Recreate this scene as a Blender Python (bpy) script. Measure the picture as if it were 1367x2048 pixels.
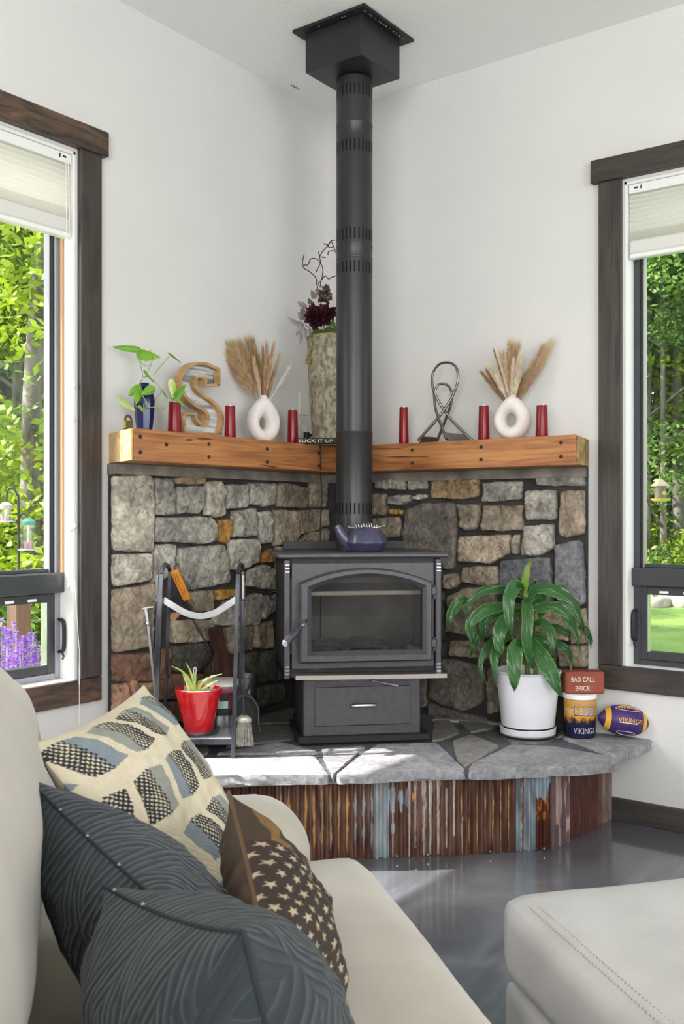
import bpy, bmesh, math, random
from mathutils import Vector as V, Matrix, noise
from mathutils.geometry import tessellate_polygon
scene = bpy.context.scene
for o in list(bpy.data.objects): bpy.data.objects.remove(o)
COL = scene.collection
PI = math.pi
# ------------------------------------------------ camera, light, exposure
# room axes: corner at the origin, left wall along x (y=0), right wall along y (x=0), metres
CAMP = V((3.6292, 2.7783, 1.167))
FW = V((-0.80343, -0.59540, 0)); RT = V((-0.59540, 0.80343, 0)); UP = V((0, 0, 1))
cd = bpy.data.cameras.new('camera'); cam = bpy.data.objects.new('camera', cd); COL.objects.link(cam)
cam.location = CAMP
cam.matrix_world = Matrix.Translation(CAMP) @ Matrix((RT, UP, -FW)).transposed().to_4x4()
cd.sensor_fit = 'VERTICAL'; cd.sensor_height = 36; cd.lens = 36*1950/2048; cd.shift_y = 6/2048
cd.clip_start = 0.02; cd.clip_end = 300
cd.dof.use_dof = True; cd.dof.focus_distance = 3.6; cd.dof.aperture_fstop = 13
scene.camera = cam
vs = scene.view_settings
vs.view_transform = 'Standard'; vs.look = 'None'; vs.gamma = 1; vs.exposure = 0.0; vs.use_curve_mapping = False
w = bpy.data.worlds.new('sky'); scene.world = w; w.use_nodes = True
nt = w.node_tree; nt.nodes.clear()
sky = nt.nodes.new('ShaderNodeTexSky'); sky.sky_type = 'NISHITA'; sky.sun_disc = False
sky.sun_elevation = math.radians(47); sky.sun_rotation = math.radians(135); sky.air_density = 1; sky.dust_density = 3; sky.ozone_density = 1
hs = nt.nodes.new('ShaderNodeHueSaturation'); hs.inputs['Saturation'].default_value = .45
bg = nt.nodes.new('ShaderNodeBackground'); bg.inputs[1].default_value = 0.8
wo = nt.nodes.new('ShaderNodeOutputWorld')
nt.links.new(sky.outputs[0], hs.inputs['Color']); nt.links.new(hs.outputs[0], bg.inputs[0]); nt.links.new(bg.outputs[0], wo.inputs[0])
sd = bpy.data.lights.new('sun', 'SUN'); sd.energy = 11; sd.angle = math.radians(.55); sd.color = (1, .95, .88)
sun = bpy.data.objects.new('sun', sd); COL.objects.link(sun); sun.location = (7, -6, 9)
sun.rotation_euler = V((-.95, 1, -1.53)).to_track_quat('-Z', 'Y').to_euler()
def area(name, loc, target, sx, sy, e, color=(1, 1, 1)):
    d = bpy.data.lights.new(name, 'AREA'); d.shape = 'RECTANGLE'; d.size = sx; d.size_y = sy; d.energy = e; d.color = color
    o = bpy.data.objects.new(name, d); COL.objects.link(o); o.location = loc
    o.rotation_euler = (V(target)-V(loc)).to_track_quat('-Z', 'Y').to_euler(); return o
# added area lights imitate daylight from behind the camera; those walls are solid
area('fill_area_back', (6.45, 3.6, 1.7), (0.0, 2.4, 2.3), 3.6, 2.3, 275, (1, .985, .97))
area('fill_area_side', (3.2, 6.45, 1.7), (1.6, 0.0, 2.3), 3.6, 2.3, 165, (.97, .985, 1))
# ------------------------------------------------ helpers
def ray(u, v): return FW + RT*((u-683.5)/1950) - UP*((v-1030)/1950)
def at(u, v, Y): return CAMP + ray(u, v)*Y                       # point at distance Y in front of the camera
def onz(u, v, z): q = ray(u, v); return CAMP + q*((z-CAMP.z)/q.z)
def ony(u, v, y): q = ray(u, v); return CAMP + q*((y-CAMP.y)/q.y)
def onx(u, v, x): q = ray(u, v); return CAMP + q*((x-CAMP.x)/q.x)
R5 = math.sqrt(.5)
EE = V((R5, R5, 0)); WW = V((-R5, R5, 0))                        # outward from the corner, and to its right
def ew(e, w_, z): return EE*e + WW*w_ + UP*z
def one(u, v, e):
    q = ray(u, v); return CAMP + q*((e-CAMP.dot(EE))/q.dot(EE))
def sw(u, v, e=.98):
    p = one(u, v, e); return p.dot(WW), p.z
PD = FW*.968 - RT*.2504; QD = FW*.2504 + RT*.968                 # sofa axes: away from the camera, to its right
C0 = V((CAMP.x, CAMP.y, 0))
def pq(q, p, z): return C0 + QD*q + PD*p + UP*z
SOFA = Matrix.Translation(C0) @ Matrix((QD, PD, UP)).transposed().to_4x4()
STOVE = Matrix((WW, -EE, UP)).transposed().to_4x4()              # x to the right, y towards the corner
rnd = random.Random(7)
def lin(c):
    return tuple(((x/12.92) if x <= .04045 else ((x+.055)/1.055)**2.4) for x in c)
def hx(s): return lin(tuple(int(s[i:i+2], 16)/255 for i in (0, 2, 4)))
class MB:
    def __init__(s): s.v = []; s.f = []; s.M = Matrix.Identity(4); s.col = []; s.c = (1, 1, 1); s.uv = {}
    def add(s, vs_, fs, c=None):
        n = len(s.v); s.v += [s.M @ V(p) for p in vs_]; s.f += [tuple(i+n for i in f) for f in fs]
        s.col += [tuple(c or s.c)]*len(vs_); return n
    def box(s, lo, hi, bev=0.0):
        (x0, y0, z0), (x1, y1, z1) = lo, hi
        if x0 > x1: x0, x1 = x1, x0
        if y0 > y1: y0, y1 = y1, y0
        if z0 > z1: z0, z1 = z1, z0
        b = min(bev, (x1-x0)/2.01, (y1-y0)/2.01, (z1-z0)/2.01)
        if b <= 0:
            P = [(x, y, z) for x in (x0, x1) for y in (y0, y1) for z in (z0, z1)]
            s.add(P, [(0, 1, 3, 2), (4, 6, 7, 5), (0, 4, 5, 1), (2, 3, 7, 6), (0, 2, 6, 4), (1, 5, 7, 3)]); return
        P = []; idx = {}
        for ix in (0, 1):
            for iy in (0, 1):
                for iz in (0, 1):
                    X = (x0, x1)[ix]; Y = (y0, y1)[iy]; Z = (z0, z1)[iz]
                    dx = b if ix == 0 else -b; dy = b if iy == 0 else -b; dz = b if iz == 0 else -b
                    idx[ix, iy, iz] = len(P)
                    P += [(X, Y+dy, Z+dz), (X+dx, Y, Z+dz), (X+dx, Y+dy, Z)]
        F = []
        I = idx
        for a in (0, 1):
            F.append([I[a, 0, 0], I[a, 1, 0], I[a, 1, 1], I[a, 0, 1]][::(1 if a else -1)])
            F.append([k+1 for k in (I[0, a, 0], I[0, a, 1], I[1, a, 1], I[1, a, 0])][::(1 if a else -1)])
            F.append([k+2 for k in (I[0, 0, a], I[1, 0, a], I[1, 1, a], I[0, 1, a])][::(1 if a else -1)])
        for a in (0, 1):
            for c in (0, 1):
                F.append([I[a, c, 0]+0, I[a, c, 1]+0, I[a, c, 1]+1, I[a, c, 0]+1])
                F.append([I[0, a, c]+1, I[1, a, c]+1, I[1, a, c]+2, I[0, a, c]+2])
                F.append([I[a, 0, c]+0, I[a, 1, c]+0, I[a, 1, c]+2, I[a, 0, c]+2])
        for k in I.values(): F.append([k, k+1, k+2])
        s.add(P, F)
    def prism(s, poly, d, c=None):
        """poly: 3D points, d: offset vector"""
        n = len(poly); P = [V(p) for p in poly]; d = V(d)
        caps = [tuple(range(n))[::-1], tuple(range(n, 2*n))]
        if n > 8:
            T = tessellate_polygon([P]); caps = [tuple(t) for t in T] + [tuple(i+n for i in t)[::-1] for t in T]
        s.add(P + [p+d for p in P], caps + [(i, (i+1) % n, n+(i+1) % n, n+i) for i in range(n)], c)
    def tube(s, path, r, seg=10, cap=True, flat=None, up=None):
        P = [V(p) for p in path]; n = len(P); rr = r if isinstance(r, (list, tuple)) else [r]*n
        T = []
        for i in range(n):
            t = (P[min(i+1, n-1)]-P[max(i-1, 0)])
            T.append(t.normalized() if t.length > 1e-9 else V((0, 0, 1)))
        a = V(up) if up else (V((0, 0, 1)) if abs(T[0].z) < .9 else V((1, 0, 0)))
        vs_ = []
        N = (a - T[0]*a.dot(T[0])).normalized()
        for i in range(n):
            N = (N - T[i]*N.dot(T[i])); N = N.normalized() if N.length > 1e-6 else T[i].orthogonal().normalized()
            B = T[i].cross(N)
            for k in range(seg):
                t = 2*PI*k/seg; vs_.append(P[i] + (N*math.cos(t) + B*math.sin(t)*(flat or 1))*rr[i])
        F = [(i*seg+k, i*seg+(k+1) % seg, (i+1)*seg+(k+1) % seg, (i+1)*seg+k) for i in range(n-1) for k in range(seg)]
        if cap: F += [tuple(range(seg))[::-1], tuple(range((n-1)*seg, n*seg))]
        s.add(vs_, F)
    def strip(s, path, w_, h_, up=(0, 0, 1)):
        """rectangular bar swept along a path"""
        P = [V(p) for p in path]; n = len(P); vs_ = []; up = V(up)
        for i in range(n):
            t = (P[min(i+1, n-1)]-P[max(i-1, 0)]).normalized(); b = t.cross(up).normalized(); u_ = b.cross(t)
            for a, c in ((-1, -1), (1, -1), (1, 1), (-1, 1)): vs_.append(P[i] + b*(a*w_/2) + u_*(c*h_/2))
        F = [(i*4+k, i*4+(k+1) % 4, i*4+4+(k+1) % 4, i*4+4+k) for i in range(n-1) for k in range(4)] + [(3, 2, 1, 0), tuple(4*(n-1)+k for k in range(4))]
        s.add(vs_, F)
    def lathe(s, prof, c=(0, 0, 0), seg=32, cap=True):
        vs_ = []; c = V(c)
        for r, z in prof:
            for k in range(seg):
                t = 2*PI*k/seg; vs_.append(c + V((r*math.cos(t), r*math.sin(t), z)))
        n = len(prof)
        F = [(i*seg+k, i*seg+(k+1) % seg, (i+1)*seg+(k+1) % seg, (i+1)*seg+k) for i in range(n-1) for k in range(seg)]
        if cap: F += [tuple(range(seg))[::-1], tuple(range((n-1)*seg, n*seg))]
        s.add(vs_, F)
    def grid(s, fn, nu, nv, cf=None, closed=False):
        n0 = len(s.v)
        for j in range(nv+1):
            for i in range(nu+1):
                s.v.append(s.M @ V(fn(i/nu, j/nv))); s.col.append(tuple(cf(i/nu, j/nv)) if cf else tuple(s.c))
                s.uv[len(s.v)-1] = (i/nu, j/nv)
        for j in range(nv):
            for i in range(nu):
                a = n0+j*(nu+1)+i; s.f.append((a, a+1, a+nu+2, a+nu+1))
    def rbox(s, c, size, r, n=10, puff=(0, 0, 0), fn=None):
        """soft cushion box"""
        c = V(c); h = [x/2 for x in size]; cache = {}; vs_ = []; F = []
        def P(i, j, k):
            key = (i, j, k)
            if key not in cache:
                g = [-1+2*t/n for t in key]
                core = [max(-(h[a]-r), min(h[a]-r, g[a]*h[a])) for a in range(3)]
                q = V([g[a]*h[a] for a in range(3)]); d = q - V(core)
                if d.length > 1e-9: q = V(core) + d.normalized()*r*min(1, max(abs(d[a]) for a in range(3))/r if r else 1)
                for a in range(3):
                    o1, o2 = [x for x in range(3) if x != a]
                    q[a] += g[a]*puff[a]*(1-g[o1]**2)*(1-g[o2]**2)
                q = q + c
                if fn: q = V(fn(q, g))
                cache[key] = len(vs_); vs_.append(q)
            return cache[key]
        for a in range(3):
            for side in (0, n):
                for i in range(n):
                    for j in range(n):
                        def k(x, y):
                            t = [0, 0, 0]; t[a] = side; t[(a+1) % 3] = x; t[(a+2) % 3] = y; return P(*t)
                        q = (k(i, j), k(i+1, j), k(i+1, j+1), k(i, j+1))
                        F.append(q if side else q[::-1])
        s.add(vs_, F)
    def build(s, name, mat, parent=None, origin=None, smooth=None, label=None):
        me = bpy.data.meshes.new(name)
        wl = V(parent['_w']) if parent is not None else (V(origin) if origin is not None else None)
        if wl is None:
            xs = [p.x for p in s.v]; ys = [p.y for p in s.v]; wl = V(((min(xs)+max(xs))/2, (min(ys)+max(ys))/2, min(p.z for p in s.v)))
            o_loc = wl
        o_loc = V(origin) if (origin is not None) else (wl if parent is None else wl)
        me.from_pydata([tuple(p-(V((0, 0, 0)) if False else o_loc)) for p in s.v], [], s.f); me.update()
        bm = bmesh.new(); bm.from_mesh(me); bmesh.ops.recalc_face_normals(bm, faces=bm.faces)
        if smooth is not None:
            for e in bm.edges:
                if len(e.link_faces) == 2: e.smooth = e.calc_face_angle(0) < math.radians(smooth)
            for f in bm.faces: f.smooth = True
        bm.to_mesh(me); bm.free()
        if any(c != (1, 1, 1) for c in s.col):
            at_ = me.color_attributes.new('Col', 'FLOAT_COLOR', 'POINT')
            for i, c in enumerate(s.col): at_.data[i].color = (*c, 1)
        if s.uv:
            uvl = me.uv_layers.new(name='UVMap')
            for l in me.loops: uvl.data[l.index].uv = s.uv.get(l.vertex_index, (0, 0))
        me.materials.append(mat)
        o = bpy.data.objects.new(name, me); COL.objects.link(o)
        if parent is not None:
            o.parent = parent; o.location = o_loc - V(parent['_w'])
        else: o.location = o_loc
        o['_w'] = tuple(o_loc)
        if label: o['label'] = label
        return o
def tag(o, label, cat, group=None, kind=None):
    if label: o['label'] = label
    if cat: o['category'] = cat
    if group: o['group'] = group
    if kind: o['kind'] = kind
    return o
def thing(name, loc, label, cat, group=None, kind=None):
    o = bpy.data.objects.new(name, None); COL.objects.link(o); o.location = loc; o['_w'] = tuple(loc); o.empty_display_size = .05
    return tag(o, label, cat, group, kind)
def copy_tree(o, loc, parent=None):
    c = o.copy(); COL.objects.link(c)
    if parent is None: c.location = loc; c['_w'] = tuple(loc)
    else: c.parent = parent
    for ch in list(o.children): copy_tree(ch, None, c)
    return c
def bez(pts, n=12):
    """catmull-rom through points"""
    P = [V(p) for p in pts]; P = [P[0]*2-P[1]] + P + [P[-1]*2-P[-2]]; out = []
    for i in range(1, len(P)-2):
        for k in range(n):
            t = k/n; a, b, c, d = P[i-1:i+3]
            out.append(.5*((2*b)+(c-a)*t+(2*a-5*b+4*c-d)*t*t+(3*b-a-3*c+d)*t**3))
    out.append(P[-2]); return out
# ------------------------------------------------ materials
MATS = {}
def mat(name, c1, c2=None, rough=.6, metal=0, scale=6, stretch=(1, 1, 1), detail=4, bump=0, bscale=None, coat=0, ramp=(.35, .65), attr=False, attr_mix=.0, dist=0, spec=None, sheen=0, trans=None, bstretch=None):
    m = bpy.data.materials.new(name); m.use_nodes = True; n = m.node_tree; L = n.links
    b = n.nodes['Principled BSDF']; b.inputs['Roughness'].default_value = rough; b.inputs['Metallic'].default_value = metal
    if coat: b.inputs['Coat Weight'].default_value = coat; b.inputs['Coat Roughness'].default_value = .08
    if spec is not None: b.inputs['Specular IOR Level'].default_value = spec
    if sheen: b.inputs['Sheen Weight'].default_value = sheen
    tc = n.nodes.new('ShaderNodeTexCoord')
    def nz(sc, st, det=detail):
        mp = n.nodes.new('ShaderNodeMapping'); mp.inputs['Scale'].default_value = st
        t = n.nodes.new('ShaderNodeTexNoise'); t.inputs['Scale'].default_value = sc; t.inputs['Detail'].default_value = det; t.inputs['Distortion'].default_value = dist
        L.new(tc.outputs['Object'], mp.inputs[0]); L.new(mp.outputs[0], t.inputs[0]); return t
    col = None
    if c2 is not None or attr:
        t = nz(scale, stretch); r = n.nodes.new('ShaderNodeValToRGB'); L.new(t.outputs[0], r.inputs[0])
        r.color_ramp.elements[0].position = ramp[0]; r.color_ramp.elements[1].position = ramp[1]
        r.color_ramp.elements[0].color = (*c1, 1); r.color_ramp.elements[1].color = (*(c2 or c1), 1); col = r.outputs[0]
        if attr:
            a = n.nodes.new('ShaderNodeAttribute'); a.attribute_name = 'Col'
            mx = n.nodes.new('ShaderNodeMix'); mx.data_type = 'RGBA'; mx.blend_type = 'MULTIPLY'; mx.inputs[0].default_value = 1
            L.new(a.outputs['Color'], mx.inputs[6]); L.new(col, mx.inputs[7]); col = mx.outputs[2]
        L.new(col, b.inputs['Base Color'])
    else: b.inputs['Base Color'].default_value = (*c1, 1)
    if bump:
        t = nz(bscale or scale*4, bstretch or (1, 1, 1), 6); bp = n.nodes.new('ShaderNodeBump'); bp.inputs['Strength'].default_value = 1; bp.inputs['Distance'].default_value = bump
        L.new(t.outputs[0], bp.inputs['Height']); L.new(bp.outputs[0], b.inputs['Normal'])
    if trans is not None:
        tr = n.nodes.new('ShaderNodeBsdfTranslucent'); ms = n.nodes.new('ShaderNodeMixShader'); ms.inputs[0].default_value = trans
        if col: L.new(col, tr.inputs[0])
        else: tr.inputs[0].default_value = (*c1, 1)
        L.new(b.outputs[0], ms.inputs[1]); L.new(tr.outputs[0], ms.inputs[2]); L.new(ms.outputs[0], n.nodes['Material Output'].inputs[0])
    MATS[name] = m; return m
def glass_mat(name, tint=(1, 1, 1), refl=.12, rough=.0):
    m = bpy.data.materials.new(name); m.use_nodes = True; n = m.node_tree; n.nodes.remove(n.nodes['Principled BSDF'])
    t = n.nodes.new('ShaderNodeBsdfTransparent'); t.inputs[0].default_value = (*tint, 1)
    g = n.nodes.new('ShaderNodeBsdfGlossy'); g.inputs['Roughness'].default_value = rough
    fr = n.nodes.new('ShaderNodeLayerWeight'); fr.inputs[0].default_value = .5
    pw = n.nodes.new('ShaderNodeMath'); pw.operation = 'POWER'; pw.inputs[1].default_value = 5; n.links.new(fr.outputs['Facing'], pw.inputs[0])
    ml = n.nodes.new('ShaderNodeMath'); ml.operation = 'MULTIPLY_ADD'; ml.inputs[1].default_value = .6; ml.inputs[2].default_value = refl
    mx = n.nodes.new('ShaderNodeMixShader'); L = n.links
    L.new(pw.outputs[0], ml.inputs[0]); L.new(ml.outputs[0], mx.inputs[0]); L.new(t.outputs[0], mx.inputs[1]); L.new(g.outputs[0], mx.inputs[2])
    L.new(mx.outputs[0], n.nodes['Material Output'].inputs[0]); return m
m_wall = mat('wall_paint', hx('d6d5d3'), hx('d9d8d6'), rough=.9, scale=3, bump=.0004, bscale=260)
m_ceil = mat('ceiling_texture', hx('f8f8f7'), rough=.95, bump=.003, bscale=130)
m_white = mat('white_paint', hx('eeeeec'), rough=.45)
m_offw = mat('warm_white_plastic', hx('d9d8d2'), rough=.5)
m_casev = mat('dark_stained_wood_upright', hx('302c2a'), hx('4f463f'), rough=.5, scale=3, stretch=(14, 14, 1.1), dist=1.2, bump=.0006, bscale=12, bstretch=(14, 14, 1), ramp=(.35, .8))
m_casex = mat('dark_stained_wood_level', hx('322b27'), hx('735843'), rough=.5, scale=2.5, stretch=(1.6, 8, 8), dist=2.2, bump=.0006, bscale=12, ramp=(.35, .8))
m_casey = mat('dark_stained_wood_level_side', hx('322d2a'), hx('4d433c'), rough=.5, scale=3, stretch=(12, 1.3, 12), dist=1.5, bump=.0006, bscale=12, ramp=(.35, .8))
m_base = mat('dark_baseboard', hx('3c3836'), hx('4d4743'), rough=.5, scale=4, stretch=(1, 1, 10))
m_mortar = mat('dark_mortar', hx('2c2a29'), hx('3f3c3a'), rough=.95, scale=12, bump=.004, bscale=40)
m_ledge = mat('grey_mortar_band', hx('625e59'), hx('958d83'), rough=.95, scale=9, bump=.006, bscale=30)
m_stone = mat('field_stone', (.70, .69, .68), (1.2, 1.19, 1.16), rough=.82, scale=11, detail=12, attr=True, bump=.012, bscale=26, ramp=(.36, .64), dist=1.1)
def add_layer(m, scale, lo, hi, p0, p1, dist=0, stretch=(1, 1, 1), det=6):
    n = m.node_tree; L = n.links; b = n.nodes['Principled BSDF']; lk = b.inputs['Base Color'].links[0]; src = lk.from_socket
    tc = n.nodes.new('ShaderNodeTexCoord'); mp = n.nodes.new('ShaderNodeMapping'); mp.inputs['Scale'].default_value = stretch; mp.inputs['Location'].default_value = (3.3, 1.7, .4); t = n.nodes.new('ShaderNodeTexNoise'); t.inputs['Scale'].default_value = scale; t.inputs['Detail'].default_value = det; t.inputs['Distortion'].default_value = dist
    r = n.nodes.new('ShaderNodeValToRGB'); r.color_ramp.elements[0].position = p0; r.color_ramp.elements[1].position = p1; r.color_ramp.elements[0].color = (*lo, 1); r.color_ramp.elements[1].color = (*hi, 1)
    mx = n.nodes.new('ShaderNodeMix'); mx.data_type = 'RGBA'; mx.blend_type = 'MULTIPLY'; mx.inputs[0].default_value = 1
    L.new(tc.outputs['Object'], mp.inputs[0]); L.new(mp.outputs[0], t.inputs[0]); L.new(t.outputs[0], r.inputs[0]); L.new(src, mx.inputs[6]); L.new(r.outputs[0], mx.inputs[7]); L.new(mx.outputs[2], b.inputs['Base Color'])
add_layer(m_stone, 55, (.74, .73, .72), (1.15, 1.15, 1.14), .40, .62, .5)
add_layer(m_stone, 5, (.75, .73, .72), (1.12, 1.1, 1.05), .35, .6, .8)
add_layer(m_stone, 16, (.45, .44, .45), (1, 1, 1), .30, .40, 2.0)
m_flag = mat('flagstone', (.72, .72, .73), (1.12, 1.12, 1.12), rough=.75, scale=7, detail=8, attr=True, bump=.005, bscale=22, ramp=(.3, .7))
m_floor = None
m_iron = mat('stove_iron', hx('48474a'), hx('4f4e52'), rough=.40, metal=.35, scale=40, bump=.0002, bscale=500)
m_irond = mat('stove_iron_matte', hx('262628'), rough=.65, metal=.2)
m_pipe = mat('stove_pipe_paint', hx('323234'), hx('38383b'), rough=.38, metal=.45, scale=5)
m_black = mat('matte_black', hx('1b1b1c'), rough=.55)
m_pit = mat('slot_black', hx('050505'), rough=.9)
m_brick = mat('firebrick', hx('cdbfa8'), hx('e6dcc8'), rough=.9, scale=8)
m_fire = mat('firebox_soot', hx('5a5651'), hx('8a857c'), rough=.95, scale=5)
m_ash = mat('ash', hx('6d6a66'), hx('8c8984'), rough=1, scale=12, bump=.01, bscale=40)
m_steel = mat('bright_steel', hx('a9a9ad'), hx('bcbcc0'), rough=.28, metal=1, scale=30)
m_nickel = mat('brushed_nickel', hx('8c8a87'), hx('9d9a96'), rough=.3, metal=1, scale=20)
m_winmet = mat('window_frame_charcoal', hx('34363a'), hx('3c3e42'), rough=.35, scale=3)
m_wing = mat('window_frame_grey', hx('8e9199'), rough=.35, metal=.1)
m_glass = glass_mat('window_glass', (1, 1, 1), .01)
m_clear = glass_mat('clear_plastic', (.86, .9, .9), .10, .05)
m_sglass = glass_mat('stove_glass', (.74, .74, .75), .03, .0)
# ------------------------------------------------ floor: polished marbled concrete
def floor_mat():
    m = bpy.data.materials.new('polished_concrete'); m.use_nodes = True; n = m.node_tree; L = n.links; b = n.nodes['Principled BSDF']
    tc = n.nodes.new('ShaderNodeTexCoord'); mp = n.nodes.new('ShaderNodeMapping'); mp.inputs['Scale'].default_value = (.5, 1.3, 1); mp.inputs['Rotation'].default_value = (0, 0, .7)
    a = n.nodes.new('ShaderNodeTexNoise'); a.inputs['Scale'].default_value = 2.2; a.inputs['Detail'].default_value = 5; a.inputs['Distortion'].default_value = .7; a.inputs['Roughness'].default_value = .55
    r = n.nodes.new('ShaderNodeValToRGB'); e = r.color_ramp.elements; e[0].position = .3; e[0].color = (*hx('4f5257'), 1); e[1].position = .72; e[1].color = (*hx('85888e'), 1)
    k = r.color_ramp.elements.new(.5); k.color = (*hx('63666c'), 1)
    L.new(tc.outputs['Object'], mp.inputs[0]); L.new(mp.outputs[0], a.inputs[0]); L.new(a.outputs[0], r.inputs[0]); L.new(r.outputs[0], b.inputs['Base Color'])
    b.inputs['Roughness'].default_value = .13; b.inputs['Coat Weight'].default_value = .5; b.inputs['Coat Roughness'].default_value = .04
    return m
m_floor = floor_mat()
add_layer(m_flag, 60, (.80, .80, .81), (1.1, 1.1, 1.1), .38, .62, .3)
add_layer(m_flag, 9, (.72, .70, .68), (1, 1, 1), .33, .45, 1.5)
def struct(name, mb, m, parent=None, smooth=None, origin=None):
    o = mb.build(name, m, parent, origin, smooth)
    if parent is None: o['kind'] = 'structure'
    return o
RM = 6.6;  CH = 3.048; WT = .12
mb = MB(); mb.box((-WT, -WT, -.15), (RM, RM, 0)); struct('floor', mb, m_floor, origin=(0, 0, 0))
mb = MB(); mb.box((-.9, -.78, CH), (RM+.1, RM+.1, CH+.2)); struct('ceiling', mb, m_ceil, origin=(0, 0, CH))
WX0, WX1, WZ0, WZ1 = 1.442, 2.66, .585, 2.437
mb = MB()
mb.box((-WT, -WT, 0), (WX0, 0, CH)); mb.box((WX1, -WT, 0), (RM, 0, CH)); mb.box((WX0, -WT, 0), (WX1, 0, WZ0)); mb.box((WX0, -WT, WZ1), (WX1, 0, CH))
struct('wall_left', mb, m_wall, origin=(0, 0, 0))
WY0, WY1 = 1.427, 2.66
mb = MB()
mb.box((-WT, 0, 0), (0, WY0, CH)); mb.box((-WT, WY1, 0), (0, RM, CH)); mb.box((-WT, WY0, 0), (0, WY1, WZ0)); mb.box((-WT, WY0, WZ1), (0, WY1, CH))
struct('wall_right', mb, m_wall, origin=(0, 0, 0))
mb = MB(); mb.box((RM, -WT, 0), (RM+.1, RM+.1, CH)); struct('wall_back', mb, m_wall)
mb = MB(); mb.box((-WT, RM, 0), (RM, RM+.1, CH)); struct('wall_side', mb, m_wall)
# baseboards
mb = MB(); mb.box((1.45, 0, 0), (RM, .014, .086), .002); struct('baseboard_left', mb, m_base)
mb = MB(); mb.box((0, 1.375, 0), (.014, RM, .086), .002); struct('baseboard_right', mb, m_base)
# window trims (casings)
t = thing('trim_1', (2.05, 0, .5), None, None, kind='structure')
mb = MB(); mb.box((1.323, 0, 2.447), (WX1+.125, .034, 2.534), .002); mb.build('head_casing', m_casex, t)
mb = MB(); mb.box((1.345, 0, .594), (1.437, .022, 2.447), .002); mb.build('side_casing', m_casev, t)
mb = MB(); mb.box((WX1+.005, 0, .594), (WX1+.097, .022, 2.447), .002); mb.build('side_casing', m_casev, t)
mb = MB(); mb.box((1.345, 0, .508), (WX1+.097, .022, .592), .002); mb.build('bottom_casing', m_casex, t)
t = thing('trim_2', (0, 2.05, .5), None, None, kind='structure')
mb = MB(); mb.box((0, 1.307, 2.447), (.034, WY1+.125, 2.534), .002); mb.build('head_casing', m_casey, t)
mb = MB(); mb.box((0, 1.334, .594), (.022, 1.422, 2.447), .002); mb.build('side_casing', m_casev, t)
mb = MB(); mb.box((0, WY1+.005, .594), (.022, WY1+.097, 2.447), .002); mb.build('side_casing', m_casev, t)
mb = MB(); mb.box((0, 1.334, .500), (.022, WY1+.097, .592), .002); mb.build('bottom_casing', m_casey, t)
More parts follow.
